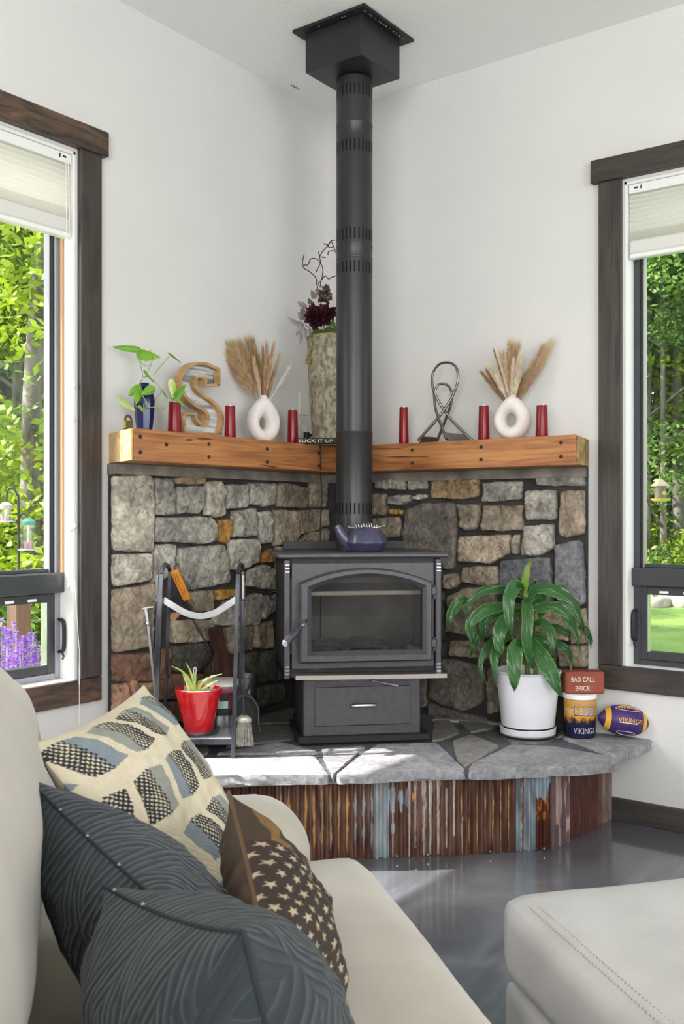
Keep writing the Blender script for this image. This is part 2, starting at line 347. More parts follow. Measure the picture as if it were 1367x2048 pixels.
# windows: built along s with depth d; T maps (s, d, z) to the room
def window(name, T, s0, s1, grey):
    base = T(s0+.6, -.06, WZ0); w_ = thing(name, base, None, None, kind='structure')
    def bx(mb, s_0, s_1, d0, d1, z0, z1, b=.002):
        a = T(s_0, d0, z0); c = T(s_1, d1, z1); mb.box(a, c, b)
    mb = MB(); bx(mb, s0-.0, s0+.012, -.118, -.001, WZ0, WZ1); bx(mb, s1-.012, s1, -.118, -.001, WZ0, WZ1); bx(mb, s0, s1, -.118, -.001, WZ1-.012, WZ1); mb.build('jamb_lining', m_white, w_)
    mb = MB(); bx(mb, s0, s1, -.118, .004, WZ0-.012, WZ0+.006); mb.build('sill', m_white, w_)
    fm = m_wing if grey else m_winmet
    a, b_ = s0+.012, s1-.012; z0, z1 = WZ0+.006, WZ1-.012
    if grey:
        mb = MB(); bx(mb, a, a+.008, -.066, -.05, .955, z1); mb.build('wood_stop', mat('pine_stop', hx('b58a63'), rough=.5), w_)
    mb = MB()
    for q0, q1 in ((a, a+.022), (b_-.022, b_)): bx(mb, q0, q1, -.117, -.07, z0, z1)
    bx(mb, a+.022, b_-.022, -.116, -.071, z1-.03, z1); bx(mb, a+.022, b_-.022, -.116, -.071, z0, z0+.02)
    mb.build('outer_frame', fm, w_)
    mb = MB(); bx(mb, a+.020, a+.030, -.117, -.078, .965, z1-.03); bx(mb, b_-.030, b_-.020, -.117, -.078, .965, z1-.03); bx(mb, a+.02, b_-.02, -.117, -.078, z1-.045, z1-.03)
    mb.build('glazing_channel', m_black, w_)
    mb = MB(); bx(mb, a+.030, a+.036, -.117, -.086, .965, z1-.045, .001); bx(mb, b_-.036, b_-.030, -.117, -.086, .965, z1-.045, .001)
    mb.build('glazing_bead', mat('bead_'+name, hx('7d8089') if grey else hx('8d8f80'), rough=.4), w_)
    mb = MB(); bx(mb, a+.0, b_, -.115, -.045, .895, .965, .004); bx(mb, a, b_, -.117, -.09, .965, .978, .002); mb.build('transom_bar', m_winmet, w_)
    mb = MB(); bx(mb, a+.01, b_-.01, -.103, -.100, .97, z1-.04, 0); mb.build('upper_pane', m_glass, w_)
    s_ = MB()
    bx(s_, a+.022, a+.052, -.115, -.072, z0+.02, .893); bx(s_, b_-.052, b_-.022, -.115, -.072, z0+.02, .893)
    bx(s_, a+.052, b_-.052, -.114, -.073, .862, .892); bx(s_, a+.052, b_-.052, -.114, -.073, z0+.021, z0+.052)
    sash = s_.build('lower_sash', m_winmet, w_)
    mb = MB(); bx(mb, a+.05, a+.054, -.110, -.076, z0+.05, .862, .001); mb.build('sash_bead', m_steel, sash)
    mb = MB(); bx(mb, a+.05, b_-.05, -.101, -.098, z0+.05, .864, 0); mb.build('lower_pane', m_glass, sash)
    mb = MB()
    P = [T(a+.008, -.066, .685), T(a+.008, -.044, .695), T(a+.008, -.040, .74), T(a+.008, -.044, .79), T(a+.008, -.066, .80)]
    mb.tube(bez(P, 5), .006, 8, flat=1.4); P = [T(a+.01, -.05, .69), T(a+.014, -.035, .672), T(a+.022, -.03, .665)]; mb.tube(P, .004, 6)
    mb.build('sash_lock', m_black, w_)
    mb = MB()
    for q in (a+.10, a+.19): bx(mb, q, q+.035, -.074, -.066, .868, .878, .002)
    mb.build('catch', m_white, w_)
    return w_
TL = lambda s_, d, z: (s_, d, z)
TR = lambda s_, d, z: (d, s_, z)
window('window_1', TL, WX0, WX1, True)
window('window_2', TR, WY0, WY1, False)
# unseen eave added to cut off the sun through the left window
mb = MB(); mb.box((-.95, -.78, 2.95), (RM, -WT, CH-.001), .01); struct('added_eave', mb, m_white)
# cellular shades
m_shade = mat('shade_fabric', hx('f4f2ee'), rough=.9, trans=.5)
def shade(name, T, s0, s1, zb, label):
    base = T((s0+s1)/2, -.025, zb); t_ = thing(name, base, label, 'window shade')
    def bx(mb, a, b, d0, d1, z0, z1, bv=.002): mb.box(T(a, d0, z0), T(b, d1, z1), bv)
    a, b = s0+.018, s1-.018; zt = WZ1-.013
    mb = MB(); bx(mb, a-.002, b+.002, -.045, -.006, zt-.034, zt); hr = mb.build('headrail', m_white, t_)
    mb = MB(); bx(mb, a+.02, a+.034, -.006, -.0045, zt-.018, zt-.012, 0); bx(mb, a+.044, a+.048, -.006, -.0045, zt-.022, zt-.008, 0); mb.build('cord_slot', m_black, hr)
    z = zt-.036; zz = [z]; pts = []
    n = 13; zlow = zb+.07; H = z-zlow
    hs_ = [1.25 if i < 8 else .5 for i in range(n)]; tot = sum(hs_); cur = z
    prof = []
    for i in range(n):
        d = H*hs_[i]/tot
        for k in range(6):
            q = k/6; prof.append((-.009-.013*abs(2*q-1)**1.4, cur-d*q))
        cur -= d
    prof.append((-.021, zlow))
    full = prof + [(-.034, zlow), (-.034, z)]
    mb = MB(); mb.prism([T(a, d, zc) for d, zc in full], V(T(b-a, 0, 0))); mb.build('pleated_fabric', m_shade, t_)
    mb = MB(); bx(mb, a, b, -.036, -.006, zb+.018, zb+.07, .006); mb.build('stacked_pleats', m_offw, t_)
    mb = MB(); bx(mb, a, b, -.038, -.004, zb, zb+.018, .004); mb.build('bottom_rail', m_white, t_)
    return t_
s1_ = shade('cellular_shade', TL, WX0, WX1, 2.132, 'white pleated shade in the left window, mostly raised, beside the plant in the blue vase')
s2_ = shade('cellular_shade', TR, WY0, WY1, 2.142, 'cream pleated shade in the right window, mostly raised, beside the bird feeder view')
def cords(T, s, path_z, name_label, parent, tz):
    mb = MB()
    for (pts, r) in path_z: mb.tube([T(*p) for p in pts], r, 6)
    mb.build('pull_cord', m_white, parent)
    for p in tz: mb = MB(); mb.M = Matrix.Translation(V(T(*p))); mb.lathe([(.002, .01), (.006, .004), (.007, -.006), (.002, -.012)], seg=10); mb.build('cord_tassel', m_white, parent)
cords(TL, 0, [([(1.485, .0, 2.40), (1.478, .001, 1.6), (1.475, .003, .97)], .0012), ([(1.475, .003, .97), (1.47, .028, .94), (1.452, .03, .7), (1.452, .03, .38)], .0011)], '', s1_, [(1.475, .004, 1.60), (1.475, .004, .955), (1.476, .006, .925)])
cords(TR, 0, [([(0, 1.475, 2.40), (.0, 1.452, 1.62)], .0012), ([(.001, 1.452, 1.62), (.002, 1.455, 1.25)], .0018), ([(.002, 1.455, 1.25), (.003, 1.447, 1.135)], .0012), ([(.002, 1.455, 1.25), (.003, 1.463, 1.125)], .0012)] and
      [([(-.001, 1.475, 2.40), (-.001, 1.452, 1.62)], .0012), ([(-.001, 1.452, 1.62), (.001, 1.455, 1.25)], .0018), ([(.001, 1.455, 1.25), (.001, 1.449, 1.135)], .0012), ([(.001, 1.455, 1.25), (.001, 1.463, 1.125)], .0012)], '', s2_,
      [(.0, 1.449, 1.13), (.0, 1.463, 1.12), (.0, 1.452, 1.62), (.0, 1.454, 1.50)])
# ------------------------------------------------ masonry
def stone(mb, poly, n_, t, col, seed, jit=.004, clipz=None):
    """poly: 3D outline on the mortar plane, n_: outward normal, t: thickness"""
    r = random.Random(seed); P = [V(p) for p in poly]; c = sum(P, V())/len(P); n_ = V(n_)
    per = sum((P[i]-P[i-1]).length for i in range(len(P))); step = max(.007, per/64)
    E = []
    for i in range(len(P)):
        a, b = P[i], P[(i+1) % len(P)]; k = max(1, int((b-a).length/step))
        for j in range(k): E.append(a.lerp(b, j/k))
    E = [E[i]*.5+(E[i-1]+E[(i+1) % len(E)])*.25 for i in range(len(E))]
    E = [e+(c-e).normalized()*(-.0035+r.uniform(-1, 1)*jit*.45+noise.noise(e*26+V((seed, 0, 0)))*jit*1.1) for e in E]
    m = len(E); size = min(max((e-c).length for e in E), .2)
    tilt = V((r.uniform(-1, 1), r.uniform(-1, 1), r.uniform(-1, 1)))*.05
    rings = [(0, -.2), (0, .62), (.003/size, .86), (.009/size, 1.0), (.16, 1.04), (.34, 1.06), (.55, 1.08), (.78, 1.09)]
    vs_ = []
    for ins, hh in rings:
        for e in E:
            q = e.lerp(c, min(ins, .9)); dz = 0
            if hh > .6: dz = noise.noise(q*14+V((seed*3.1, 0, 0)))*t*.5 + noise.noise(q*45+V((seed, 5, 0)))*t*.25 + abs(noise.noise(q*28+V((seed, 1, 2))))*t*.3 + tilt.dot(q-c)
            vs_.append(q+n_*(t*hh+dz))
    vs_.append(c+n_*(t*1.1+noise.noise(c*14+V((seed*3.1, 0, 0)))*t*.42))
    F = []
    for k in range(len(rings)-1):
        for i in range(m): F.append((k*m+i, k*m+(i+1) % m, (k+1)*m+(i+1) % m, (k+1)*m+i))
    k = len(rings)-1
    for i in range(m): F.append((k*m+i, k*m+(i+1) % m, (k+1)*m))
    mb.add(vs_, F, col)
G = {'g': 'a5a39d', 'l': 'bab5aa', 'd': '6f6c66', 'b': '7f8088', 't': 'a08c6e', 'o': 'b98a48', 'r': '7e5f4f', 'p': 'b48c78', 'k': '55534e', 'w': 'aea190', 'n': '938a7b', 'e': '6e7079'}
LS = [('A', 'l', [(25,95),(275,95),(272,300),(265,530),(30,525)]), ('A','g',[(290,110),(392,112),(395,200),(390,315),(290,318)]), ('A','t',[(410,105),(480,100),(582,104),(582,135),(540,142),(412,140)]),
('A','g',[(410,160),(565,152),(562,220),(545,305),(415,312)]), ('A','l',[(590,125),(680,125),(695,180),(682,250),(690,320),(640,330),(585,318)]), ('A','g',[(708,142),(825,145),(822,270),(708,282)]),
('A','g',[(845,140),(980,138),(985,250),(930,270),(845,255)]), ('A','n',[(1000,150),(1040,135),(1178,165),(1175,278),(1005,270)]), ('A','n',[(1192,130),(1280,130),(1280,275),(1192,272)]),
('A','g',[(290,335),(600,335),(640,365),(632,470),(600,482),(290,475)]), ('A','o',[(662,355),(730,350),(732,420),(700,482),(648,470)]), ('A','g',[(745,300),(860,285),(880,440),(745,445)]),
('A','g',[(885,305),(950,298),(965,470),(905,488)]), ('A','n',[(985,290),(1125,300),(1120,470),(985,498)]), ('A','n',[(1130,295),(1290,290),(1290,380),(1200,410),(1130,430)]),
('A','n',[(1128,470),(1200,415),(1220,415),(1220,475)]), ('A','n',[(1228,415),(1285,400),(1285,475),(1228,475)]), ('A','l',[(30,555),(262,545),(255,700),(30,735)]),
('A','g',[(285,495),(402,495),(385,640),(330,700),(275,712)]), ('A','g',[(415,515),(690,495),(735,710),(500,752),(415,640)]), ('A','g',[(722,470),(870,462),(895,490),(885,590),(790,640),(725,635)]),
('A','o',[(915,555),(960,515),(980,535),(975,590),(915,595)]), ('A','g',[(840,640),(930,612),(985,640),(985,755),(830,730)]), ('A','n',[(1000,500),(1100,520),(1200,500),(1200,680),(1000,700)]),
('A','k',[(1000,720),(1190,700),(1190,860),(1010,850)]), ('A','n',[(1290,120),(1345,125),(1345,210),(1300,210)]), ('A','p',[(1300,230),(1345,230),(1345,340),(1310,340)]),
('B','w',[(40,270),(200,250),(330,225),(325,340),(315,520),(300,640),(170,660),(50,685)]), ('B','w',[(440,470),(715,470),(715,600),(440,620)]), ('B','n',[(570,280),(715,270),(715,400),(600,410),(565,340)]),
('B','o',[(740,270),(860,262),(865,300),(745,335)]), ('B','g',[(728,430),(800,345),(860,330),(1020,290),(1025,480),(1010,500),(725,500)]), ('B','p',[(440,430),(500,410),(460,475),(440,470)]),
('B','n',[(800,515),(975,510),(975,665),(830,690)]), ('B','n',[(1000,500),(1110,475),(1115,650),(995,650)]), ('B','g',[(1030,310),(1130,300),(1130,400),(1050,460),(1030,440)]),
('B','k',[(440,640),(700,620),(720,760),(650,810),(440,810)]), ('B','r',[(345,660),(425,660),(425,850),(345,850)]), ('B','r',[(35,700),(330,690),(330,870),(30,880)]),
('B','p',[(36,910),(150,890),(165,1080),(30,1095)]), ('B','p',[(160,870),(215,870),(200,1070),(175,1070)]), ('B','t',[(225,890),(330,890),(330,1020),(225,1080)]),
('B','p',[(25,1110),(240,1090),(220,1200),(20,1250)]), ('B','k',[(930,690),(1130,670),(1130,870),(930,900)]), ('B','k',[(1140,600),(1200,640),(1240,850),(1140,870)]), ('B','k',[(1000,920),(1180,890),(1195,1000),(1030,1050)]),
('B','k',[(735,720),(910,700),(915,890),(735,900)]), ('B','r',[(350,870),(450,830),(720,830),(720,960),(350,1000)]), ('B','r',[(350,1020),(560,1010),(560,1130),(350,1150)]), ('B','k',[(735,915),(980,910),(1000,1060),(735,1070)]), ('B','p',[(25,1270),(230,1230),(230,1320),(25,1360)]), ('B','r',[(245,1100),(340,1040),(340,1200),(245,1230)])]
RS = [('g',[(140,115),(300,105),(305,165),(140,160)]),('g',[(325,108),(420,105),(425,160),(330,165)]),('t',[(452,118),(712,108),(710,205),(640,215),(455,210)]),('g',[(745,130),(955,120),(955,215),(745,235)]),
('o',[(975,100),(1030,100),(1030,120),(980,122)]),('g',[(1048,98),(1300,92),(1300,145),(1048,142)]),('n',[(110,195),(195,190),(205,290),(190,305),(110,310)]),('g',[(218,205),(330,195),(335,225),(300,245),(215,245)]),
('g',[(350,205),(425,192),(425,212),(350,220)]),('o',[(220,275),(295,280),(290,305),(225,300)]),('n',[(110,330),(270,318),(275,425),(165,435),(110,380)]),('d',[(310,275),(400,245),(580,240),(590,350),(580,600),(530,612),(520,520),(310,500),(298,420)]),
('n',[(600,250),(715,250),(720,300),(705,380),(650,395),(615,370)]),('n',[(745,258),(960,258),(955,390),(735,392)]),('g',[(975,175),(1145,168),(1145,330),(985,330)]),('w',[(1180,178),(1300,175),(1300,400),(1220,432),(1165,415)]),
('w',[(605,430),(890,420),(892,520),(780,572),(605,565)]),('n',[(910,425),(940,420),(938,525),(905,525)]),('g',[(965,370),(1130,362),(1135,490),(1040,530),(955,530)]),('b',[(1148,480),(1260,450),(1290,460),(1305,800),(1230,830),(1165,820),(1150,650)]),
('e',[(840,565),(1110,545),(1130,700),(1125,800),(840,720)]),('w',[(625,600),(820,595),(825,690),(780,700),(620,680)]),('n',[(525,640),(600,640),(615,680),(570,720),(525,715)]),('n',[(545,770),(640,720),(750,705),(810,740),(820,960),(760,990),(600,970),(545,950)]),
('n',[(565,1010),(700,1010),(820,1030),(820,1110),(550,1090)]),('d',[(440,1110),(600,1120),(745,1160),(740,1350),(640,1400),(440,1330)]),('w',[(1030,870),(1130,850),(1215,880),(1220,1005),(1030,990)]),('n',[(835,800),(1010,830),(1010,1000),(840,1010)]),
('n',[(1160,1040),(1310,1040),(1330,1150),(1170,1150)]),('n',[(1010,1020),(1140,1020),(1140,1170),(1010,1170)]),('n',[(835,1040),(990,1040),(990,1170),(835,1170)]),('n',[(770,1160),(1100,1190),(1100,1330),(765,1420)]),('w',[(1110,1190),(1320,1170),(1320,1300),(1110,1320)]),
('w',[(1235,850),(1310,830),(1320,1020),(1235,1020)]),('n',[(0,110),(95,110),(95,300),(0,300)]),('n',[(-60,110),(-15,110),(-15,300),(-60,300)]),('g',[(-60,320),(90,320),(90,500),(-60,500)]),('d',[(0,520),(280,520),(280,640),(0,640)]),('n',[(300,530),(500,540),(500,700),(300,700)]),('k',[(300,720),(520,740),(520,1000),(300,1000)]),('k',[(300,1020),(530,1020),(520,1100),(300,1100)]),('d',[(300,1120),(425,1120),(425,1380),(300,1380)]),('d',[(440,1350),(630,1415),(760,1440),(760,1500),(440,1500)])]
VT = .045; HZ = .325
fp = thing('stone_facing', (.4, .4, HZ), 'mortared field stone facing behind the black stove, under the timber mantel beams', 'stone wall')
mb = MB(); mb.prism([(0.001, .001, .30), (1.300, .001, .30), (1.318, VT, .30), (VT, VT, .30), (VT, 1.300, .30), (.001, 1.285, .30)], (0, 0, 1.352-.30)); mb.build('mortar_bed', m_mortar, fp)
A_ = {'A': (210, 920, 2.9085), 'B': (210, 1100, 3.334)}
mb = MB()
for i, (k, c, poly) in enumerate(LS):
    ox, oy, sc = A_[k]; pts = []
    for (x, y) in poly:
        p = ony(ox+x/sc, oy+y/sc, VT+.012)
        p.x = min(max(p.x, VT+.03), 1.316); p.y = VT; p.z = max(p.z, .31); pts.append(p)
    zs = [p.z for p in pts]; xs = [p.x for p in pts]
    if max(zs)-min(zs) < .02 or max(xs)-min(xs) < .015: continue
    cc = V(hx(G[c])); v_ = rnd.uniform(.85, 1.12); stone(mb, pts, (0, 1, 0), .024, tuple(cc*v_), i+1)
mb.build('left_stonework', m_stone, fp, smooth=50)
mb = MB()
for i, (c, poly) in enumerate(RS):
    pts = []
    for (x, y) in poly:
        p = onx(700+x/2.79, 920+y/2.79, VT+.012); p.y = min(max(p.y, VT+.03), 1.298); p.x = VT; p.z = max(p.z, .31); pts.append(p)
    zs = [p.z for p in pts]; ys = [p.y for p in pts]
    if max(zs)-min(zs) < .02 or max(ys)-min(ys) < .015: continue
    cc = V(hx(G[c])); v_ = rnd.uniform(.85, 1.1); stone(mb, pts, (1, 0, 0), .024, tuple(cc*v_), i+70)
mb.build('right_stonework', m_stone, fp, smooth=50)
mb = MB(); mb.prism([(.001, .001, 0), (1.305, .001, 0), (1.325, .07, 0), (.07, .07, 0), (.07, 1.30, 0), (.001, 1.288, 0)], (0, 0, .038)); 
for k in range(len(mb.v)): mb.v[k].z += 1.313
mb.build('top_mortar_band', m_ledge, fp)
# hearth: corrugated steel skirt, flagstone top
ht = thing('raised_hearth', (.7, .7, 0), 'raised corner hearth with flagstone top and rusty corrugated steel skirt', 'hearth')
sk = [(1.385, 0.0), (1.335, .44), (1.06, .722), (.70, 1.11), (.462, 1.345), (.0, 1.378)]
m_core = mat('hearth_core', hx('3a342f'), rough=.9)
mb = MB(); mb.prism([(0.001, .001, .0)] + [(x-.012, y-.012 if y > .01 else .001, .0) if x > .01 else (.001, y-.012, 0) for x, y in sk], (0, 0, .290)); mb.build('core', m_core, ht)
m_rust = mat('rusty_corrugated_steel', (.72, .70, .68), (1.2, 1.18, 1.15), rough=.55, metal=.1, scale=30, stretch=(1, 1, .35), detail=8, attr=True, bump=.001, bscale=120)
PITCH = .0282
def uos(s_):                                                     # photo column seen at arc position s_
    K = [(0, 178), (.443, 374), (.837, 611), (1.366, 918.7), (1.70, 1104.8), (2.17, 1225)]
    for (a, ua), (b, ub) in zip(K, K[1:]):
        if s_ <= b: return ua+(ub-ua)*(s_-a)/(b-a)
    return 1225
def mixc(a, b, t): t = max(0, min(1, t)); return [a[i]+(b[i]-a[i])*t for i in range(3)]
RB, RK, RR, GO, BL, WH, PK = hx('866658'), hx('57392f'), hx('84503a'), hx('cfa46a'), hx('9fb2bf'), hx('dedbd6'), hx('b59c98')
def skirt_col(s_, z):
    u = uos(s_); r_ = int(s_/PITCH); p = s_/PITCH-r_; n1 = noise.noise(V((s_*60, z*9, 0))); n2 = noise.noise(V((s_*140, z*30, 4)))
    c = mixc(RB, RK, .5+.9*n1+(.25 if u > 920 else 0)); c = mixc(c, RR, max(0, 1-abs(p-.72)/.16)*(.6+n1))
    if u < 745 or 920 < u < 1030:
        for zc, w0 in ((.175, .05), (.085, .04)):
            h_ = math.exp(-((z-zc-.012*noise.noise(V((r_, 1, zc))))/w0)**2); wv = .17*h_*(1.1+1.3*n2)*(1 if noise.noise(V((r_*1.7, 3, zc))) > -.25 else .2)*(.6 if u > 920 else 1)
            if abs(p-.66) < wv: c = mixc(GO, BL, .8 if 700 < u < 745 else .0 + .3*(n1 > .2))
    if 746 < u < 776: c = mixc(BL, GO, 1 if abs(p-.55) < .05+.08*n2 and u < 765 else .1+n1*.3)
    for uc, zc, w0, h0 in ((783, .20, 6.5, .045), (800, .195, 5, .035), (814, .20, 4, .04), (784, .10, 4, .018)):
        if ((u-uc)/w0)**2+((z-zc)/h0)**2 < 1+n2: c = BL
    if (u-825)**2/9+((z-.20)/.012)**2 < 1+n2: c = hx('e29a1e')
    for uc, w0, zt_, zb_ in ((783, 1.4, .26, .0), (816, 2.6, .27, .0), (829, 2.2, .27, .03), (846, 3.4, .275, .0), (860, 3.2, .275, .0), (876, 3, .275, .0), (893, 2.1, .225, .02), (908, 2.4, .275, .06), (641, 1.2, .275, .17), (925, 1, .13, .0)):
        if abs(u-uc+.8*n1) < w0*(.45+.55*(z/.27))*(1+.8*n2) and zb_ < z < zt_: c = mixc(WH, RB, .1+n2*.8)
    if 1032 < u < 1070: c = mixc(mixc(BL, hx('7d8890'), .5+n1), RR, 1 if abs(u-1044) < 3+4*n2 else 0)
    if 1070 <= u < 1100: c = mixc(BL, hx('5a2c1d'), 1 if z < .19+.06*n1 else 0); 
    if 1070 <= u < 1100 and .11 < z < .19 and n2 > .12: c = hx('b0692a')
    if 1100 <= u < 1138: c = mixc(hx('55404c'), PK, 1 if (n1 > -.05 and u > 1110) else .2)
    if 1138 <= u < 1195: c = mixc(hx('4a2620'), hx('5d332a'), .5+n1)
    if u >= 1195: c = mixc(hx('857872'), hx('6d4a38'), 1 if abs(u-1198) < 2 else .3+n1)
    return tuple(c)
mb = MB(); pts = []
P = [V((x, y, 0)) for x, y in sk]; acc = 0
for i in range(len(P)-1):
    a, b = P[i], P[i+1]; d = (b-a); nn = V((-d.y, d.x, 0)).normalized(); nn = -nn if nn.dot(V((1, 1, 0))) < 0 else nn
    k = max(2, int(d.length/.0016))
    for j in range(k + (1 if i == len(P)-2 else 0)):
        q = a.lerp(b, j/k); s_ = acc + d.length*j/k; pts.append((q+nn*(.0075*math.sin(2*PI*s_/PITCH)), s_))
    acc += d.length
NZ = 44; m_ = len(pts)
for r_ in range(NZ+1):
    z = .290*r_/NZ
    for q, s_ in pts: mb.v.append(V((max(q.x, .0015), max(q.y, .0015), z+.0008))); mb.col.append(skirt_col(s_, z) if 550 < uos(s_) else RK)
for r_ in range(NZ):
    for i in range(m_-1): mb.f.append((r_*m_+i, r_*m_+i+1, (r_+1)*m_+i+1, (r_+1)*m_+i))
mb.build('corrugated_skirt', m_rust, ht, smooth=80)
mb = MB(); P2 = [V((x, y, .269)) for x, y in sk]
mb.strip([p+(V((p.x, p.y, 0)).normalized()*.012 if p.x > .01 and p.y > .01 else V((0, 0, 0))) for p in P2[:-1]]+[V((.02, 1.388, .269))], .012, .012); 
for p in mb.v: p.x = max(p.x, .002); p.y = max(p.y, .002)
mb.build('edge_strip', mat('cream_edge_strip', hx('b9ac98'), hx('cfc6b6'), rough=.8, scale=20), ht, label='thin cream strip under the slabs')
for (u, v) in ((793, 1712), (855, 1709), (980, 1703), (1087, 1697)):
    p = onz(u, v+8, 0.0); q = p+UP*.012 + (CAMP-p).normalized()*.006; q.z = .016
    mb = MB(); mb.M = Matrix.Translation(q) @ EE.to_track_quat('Z', 'Y').to_matrix().to_4x4(); mb.lathe([(.005, -.008), (.005, 0), (.003, .003)], seg=10); mb.build('screw', m_steel, ht)
top = [(0, 0), (1.50, 0), (1.53, .20), (1.487, .427), (1.317, .605), (1.11, .864), (1.008, .991), (.886, 1.094), (.809, 1.197), (.741, 1.29), (.532, 1.486), (.415, 1.55), (.341, 1.518), (.0, 1.54)]
mb = MB(); mb.prism([(x if x == 0 else x-.018, y if y == 0 else y-.018, .292) for x, y in top], (0, 0, .024)); 
for p in mb.v: p.x = max(p.x, .001); p.y = max(p.y, .001)
mb.build('mortar_bed', mat('hearth_mortar', hx('4a4a4e'), hx('5c5c60'), rough=.9, scale=14, bump=.003, bscale=50), ht)
FS = [('w', [(290,1530),(428,1516),(629,1512),(656,1548),(657,1551),(455,1552),(300,1558)]), ('g', [(643,1511),(718,1503),(676,1541),(664,1550)]), ('g', [(728,1505),(756,1489),(874,1487),(914,1525),(932,1541),(854,1541),(760,1548),(670,1551)]),
('t2', [(905,1482),(942,1469),(998,1493),(932,1534),(913,1518)]), ('g', [(942,1528),(1021,1490),(1100,1492),(1229,1516),(1237,1526),(1166,1533),(1002,1541),(934,1543)]), ('g', [(1120,1475),(1199,1462),(1290,1466),(1313,1478),(1227,1514)]),
('n', [(870,1432),(896,1439),(919,1465),(886,1478),(862,1482)]), ('n', [(913,1439),(992,1429),(992,1455),(940,1465)]), ('d', [(430,1420),(520,1405),(592,1418),(582,1445),(450,1450)]), ('d', [(440,1460),(585,1452),(590,1478),(450,1494)]), ('g', [(430,1508),(560,1485),(590,1493),(630,1503),(640,1507)]),
('g', [(640,1500),(720,1494),(735,1496),(718,1500),(645,1507)]), ('g', [(860,1440),(1100,1420),(1130,1428),(1000,1430),(880,1438)]), ('n', [(300,1500),(415,1478),(415,1508),(300,1522)]), ('d', [(1000,1470),(1110,1440),(1120,1462),(1100,1485),(1020,1486)]), ('n', [(215,1520),(290,1500),(290,1570),(240,1590)]),
('n', [(1010,1435),(1100,1430),(1180,1455),(1110,1475)])]
G['t2'] = '8f8c88'
mb = MB()
for i, (c, poly) in enumerate(FS):
    pts = []
    for (x, y) in poly:
        p = onz(x, y, HZ-.004); p.x = max(p.x, .06 if y < 1460 else .003); p.y = max(p.y, .06 if x < 640 and y < 1450 else .003); p.z = .294; pts.append(p)
    front = max(y for x, y in poly) > 1510
    cc = V(hx({'g': '98989c', 'w': 'a8a8aa', 'n': '7c7870', 'd': '6c6a66', 't2': '8f8c88'}[c]))
    t_ = .030; r = random.Random(i); seed = i+200
    P = pts; cen = sum(P, V())/len(P); E = []; per = sum((P[k]-P[k-1]).length for k in range(len(P))); st_ = .018
    for k in range(len(P)):
        a, b = P[k], P[(k+1) % len(P)]; nseg = max(1, int((b-a).length/st_))
        for j in range(nseg): E.append(a.lerp(b, j/nseg))
    E = [E[k]*.5+(E[k-1]+E[(k+1) % len(E)])*.25 for k in range(len(E))]
    m = len(E); vs_ = []
    for ins, hh, jj in ((.0, -.10, .010), (-.004, .05, .012), (.0, .45, .014), (.004, .86, .008), (.014, 1.0, .004), (.3, 1.0, 0), (.65, 1.0, 0)):
        for k, e in enumerate(E):
            q = e.lerp(cen, ins)+(e-cen).normalized()*(noise.noise(e*60+V((seed, hh*9, 0)))*jj)
            q.x = max(q.x, .002); q.y = max(q.y, .002)
            vs_.append(q+UP*(t_*hh + (noise.noise(q*9+V((seed, 0, 0)))*.0016 if hh > .9 else 0)))
    vs_.append(cen+UP*t_); F = [tuple(range(m))[::-1]]
    for k in range(6):
        for j in range(m): F.append((k*m+j, k*m+(j+1) % m, (k+1)*m+(j+1) % m, (k+1)*m+j))
    for j in range(m): F.append((6*m+j, 6*m+(j+1) % m, 7*m))
    mb.add(vs_, F, tuple(cc*r.uniform(.95, 1.12)))
mb.build('flagstone_top', m_flag, ht, smooth=45)
# ------------------------------------------------ timber mantels
def wood_mantel(name, st):
    m = bpy.data.materials.new(name); m.use_nodes = True; n = m.node_tree; L = n.links; b = n.nodes['Principled BSDF']
    tc = n.nodes.new('ShaderNodeTexCoord')
    def nz(sc, s_, dist=0, det=5):
        mp = n.nodes.new('ShaderNodeMapping'); mp.inputs['Scale'].default_value = s_; t = n.nodes.new('ShaderNodeTexNoise'); t.inputs['Scale'].default_value = sc
        t.inputs['Distortion'].default_value = dist; t.inputs['Detail'].default_value = det; L.new(tc.outputs['Object'], mp.inputs[0]); L.new(mp.outputs[0], t.inputs[0]); return t.outputs[0]
    def ramp(i, p0, p1, c0, c1):
        r = n.nodes.new('ShaderNodeValToRGB'); r.color_ramp.elements[0].position = p0; r.color_ramp.elements[1].position = p1
        r.color_ramp.elements[0].color = (*c0, 1); r.color_ramp.elements[1].color = (*c1, 1); L.new(i, r.inputs[0]); return r.outputs[0]
    g = ramp(nz(3, st, 1.5), .3, .7, hx('875230'), hx('bd824c'))
    k = ramp(nz(2.0, tuple(x*.45+.3 for x in st), .4, 2), .62, .78, (1, 1, 1), (.62, .5, .42))
    cr = ramp(nz(1.6, tuple(x*1.1 for x in st), 1.0, 2), .30, .325, (.25, .18, .13), (1, 1, 1))
    def mul(a, c):
        x = n.nodes.new('ShaderNodeMix'); x.data_type = 'RGBA'; x.blend_type = 'MULTIPLY'; x.inputs[0].default_value = 1; L.new(a, x.inputs[6]); L.new(c, x.inputs[7]); return x.outputs[2]
    L.new(mul(mul(g, k), cr), b.inputs['Base Color']); b.inputs['Roughness'].default_value = .5
    bp = n.nodes.new('ShaderNodeBump'); bp.inputs['Distance'].default_value = .002; L.new(nz(8, st), bp.inputs['Height']); L.new(bp.outputs[0], b.inputs['Normal'])
    return m
m_mx = wood_mantel('pine_beam_left', (.9, 14, 14)); m_my = wood_mantel('pine_beam_right', (14, .9, 14))
m_end = mat('beam_end_grain', hx('d8b988'), hx('c29a63'), rough=.6, scale=14, dist=2)
m_end2 = mat('beam_end_bark', hx('77603c'), hx('b19058'), rough=.8, scale=16, dist=2, bump=.006, bscale=30)
MZ0, MZ1, MD = 1.352, 1.464, .235
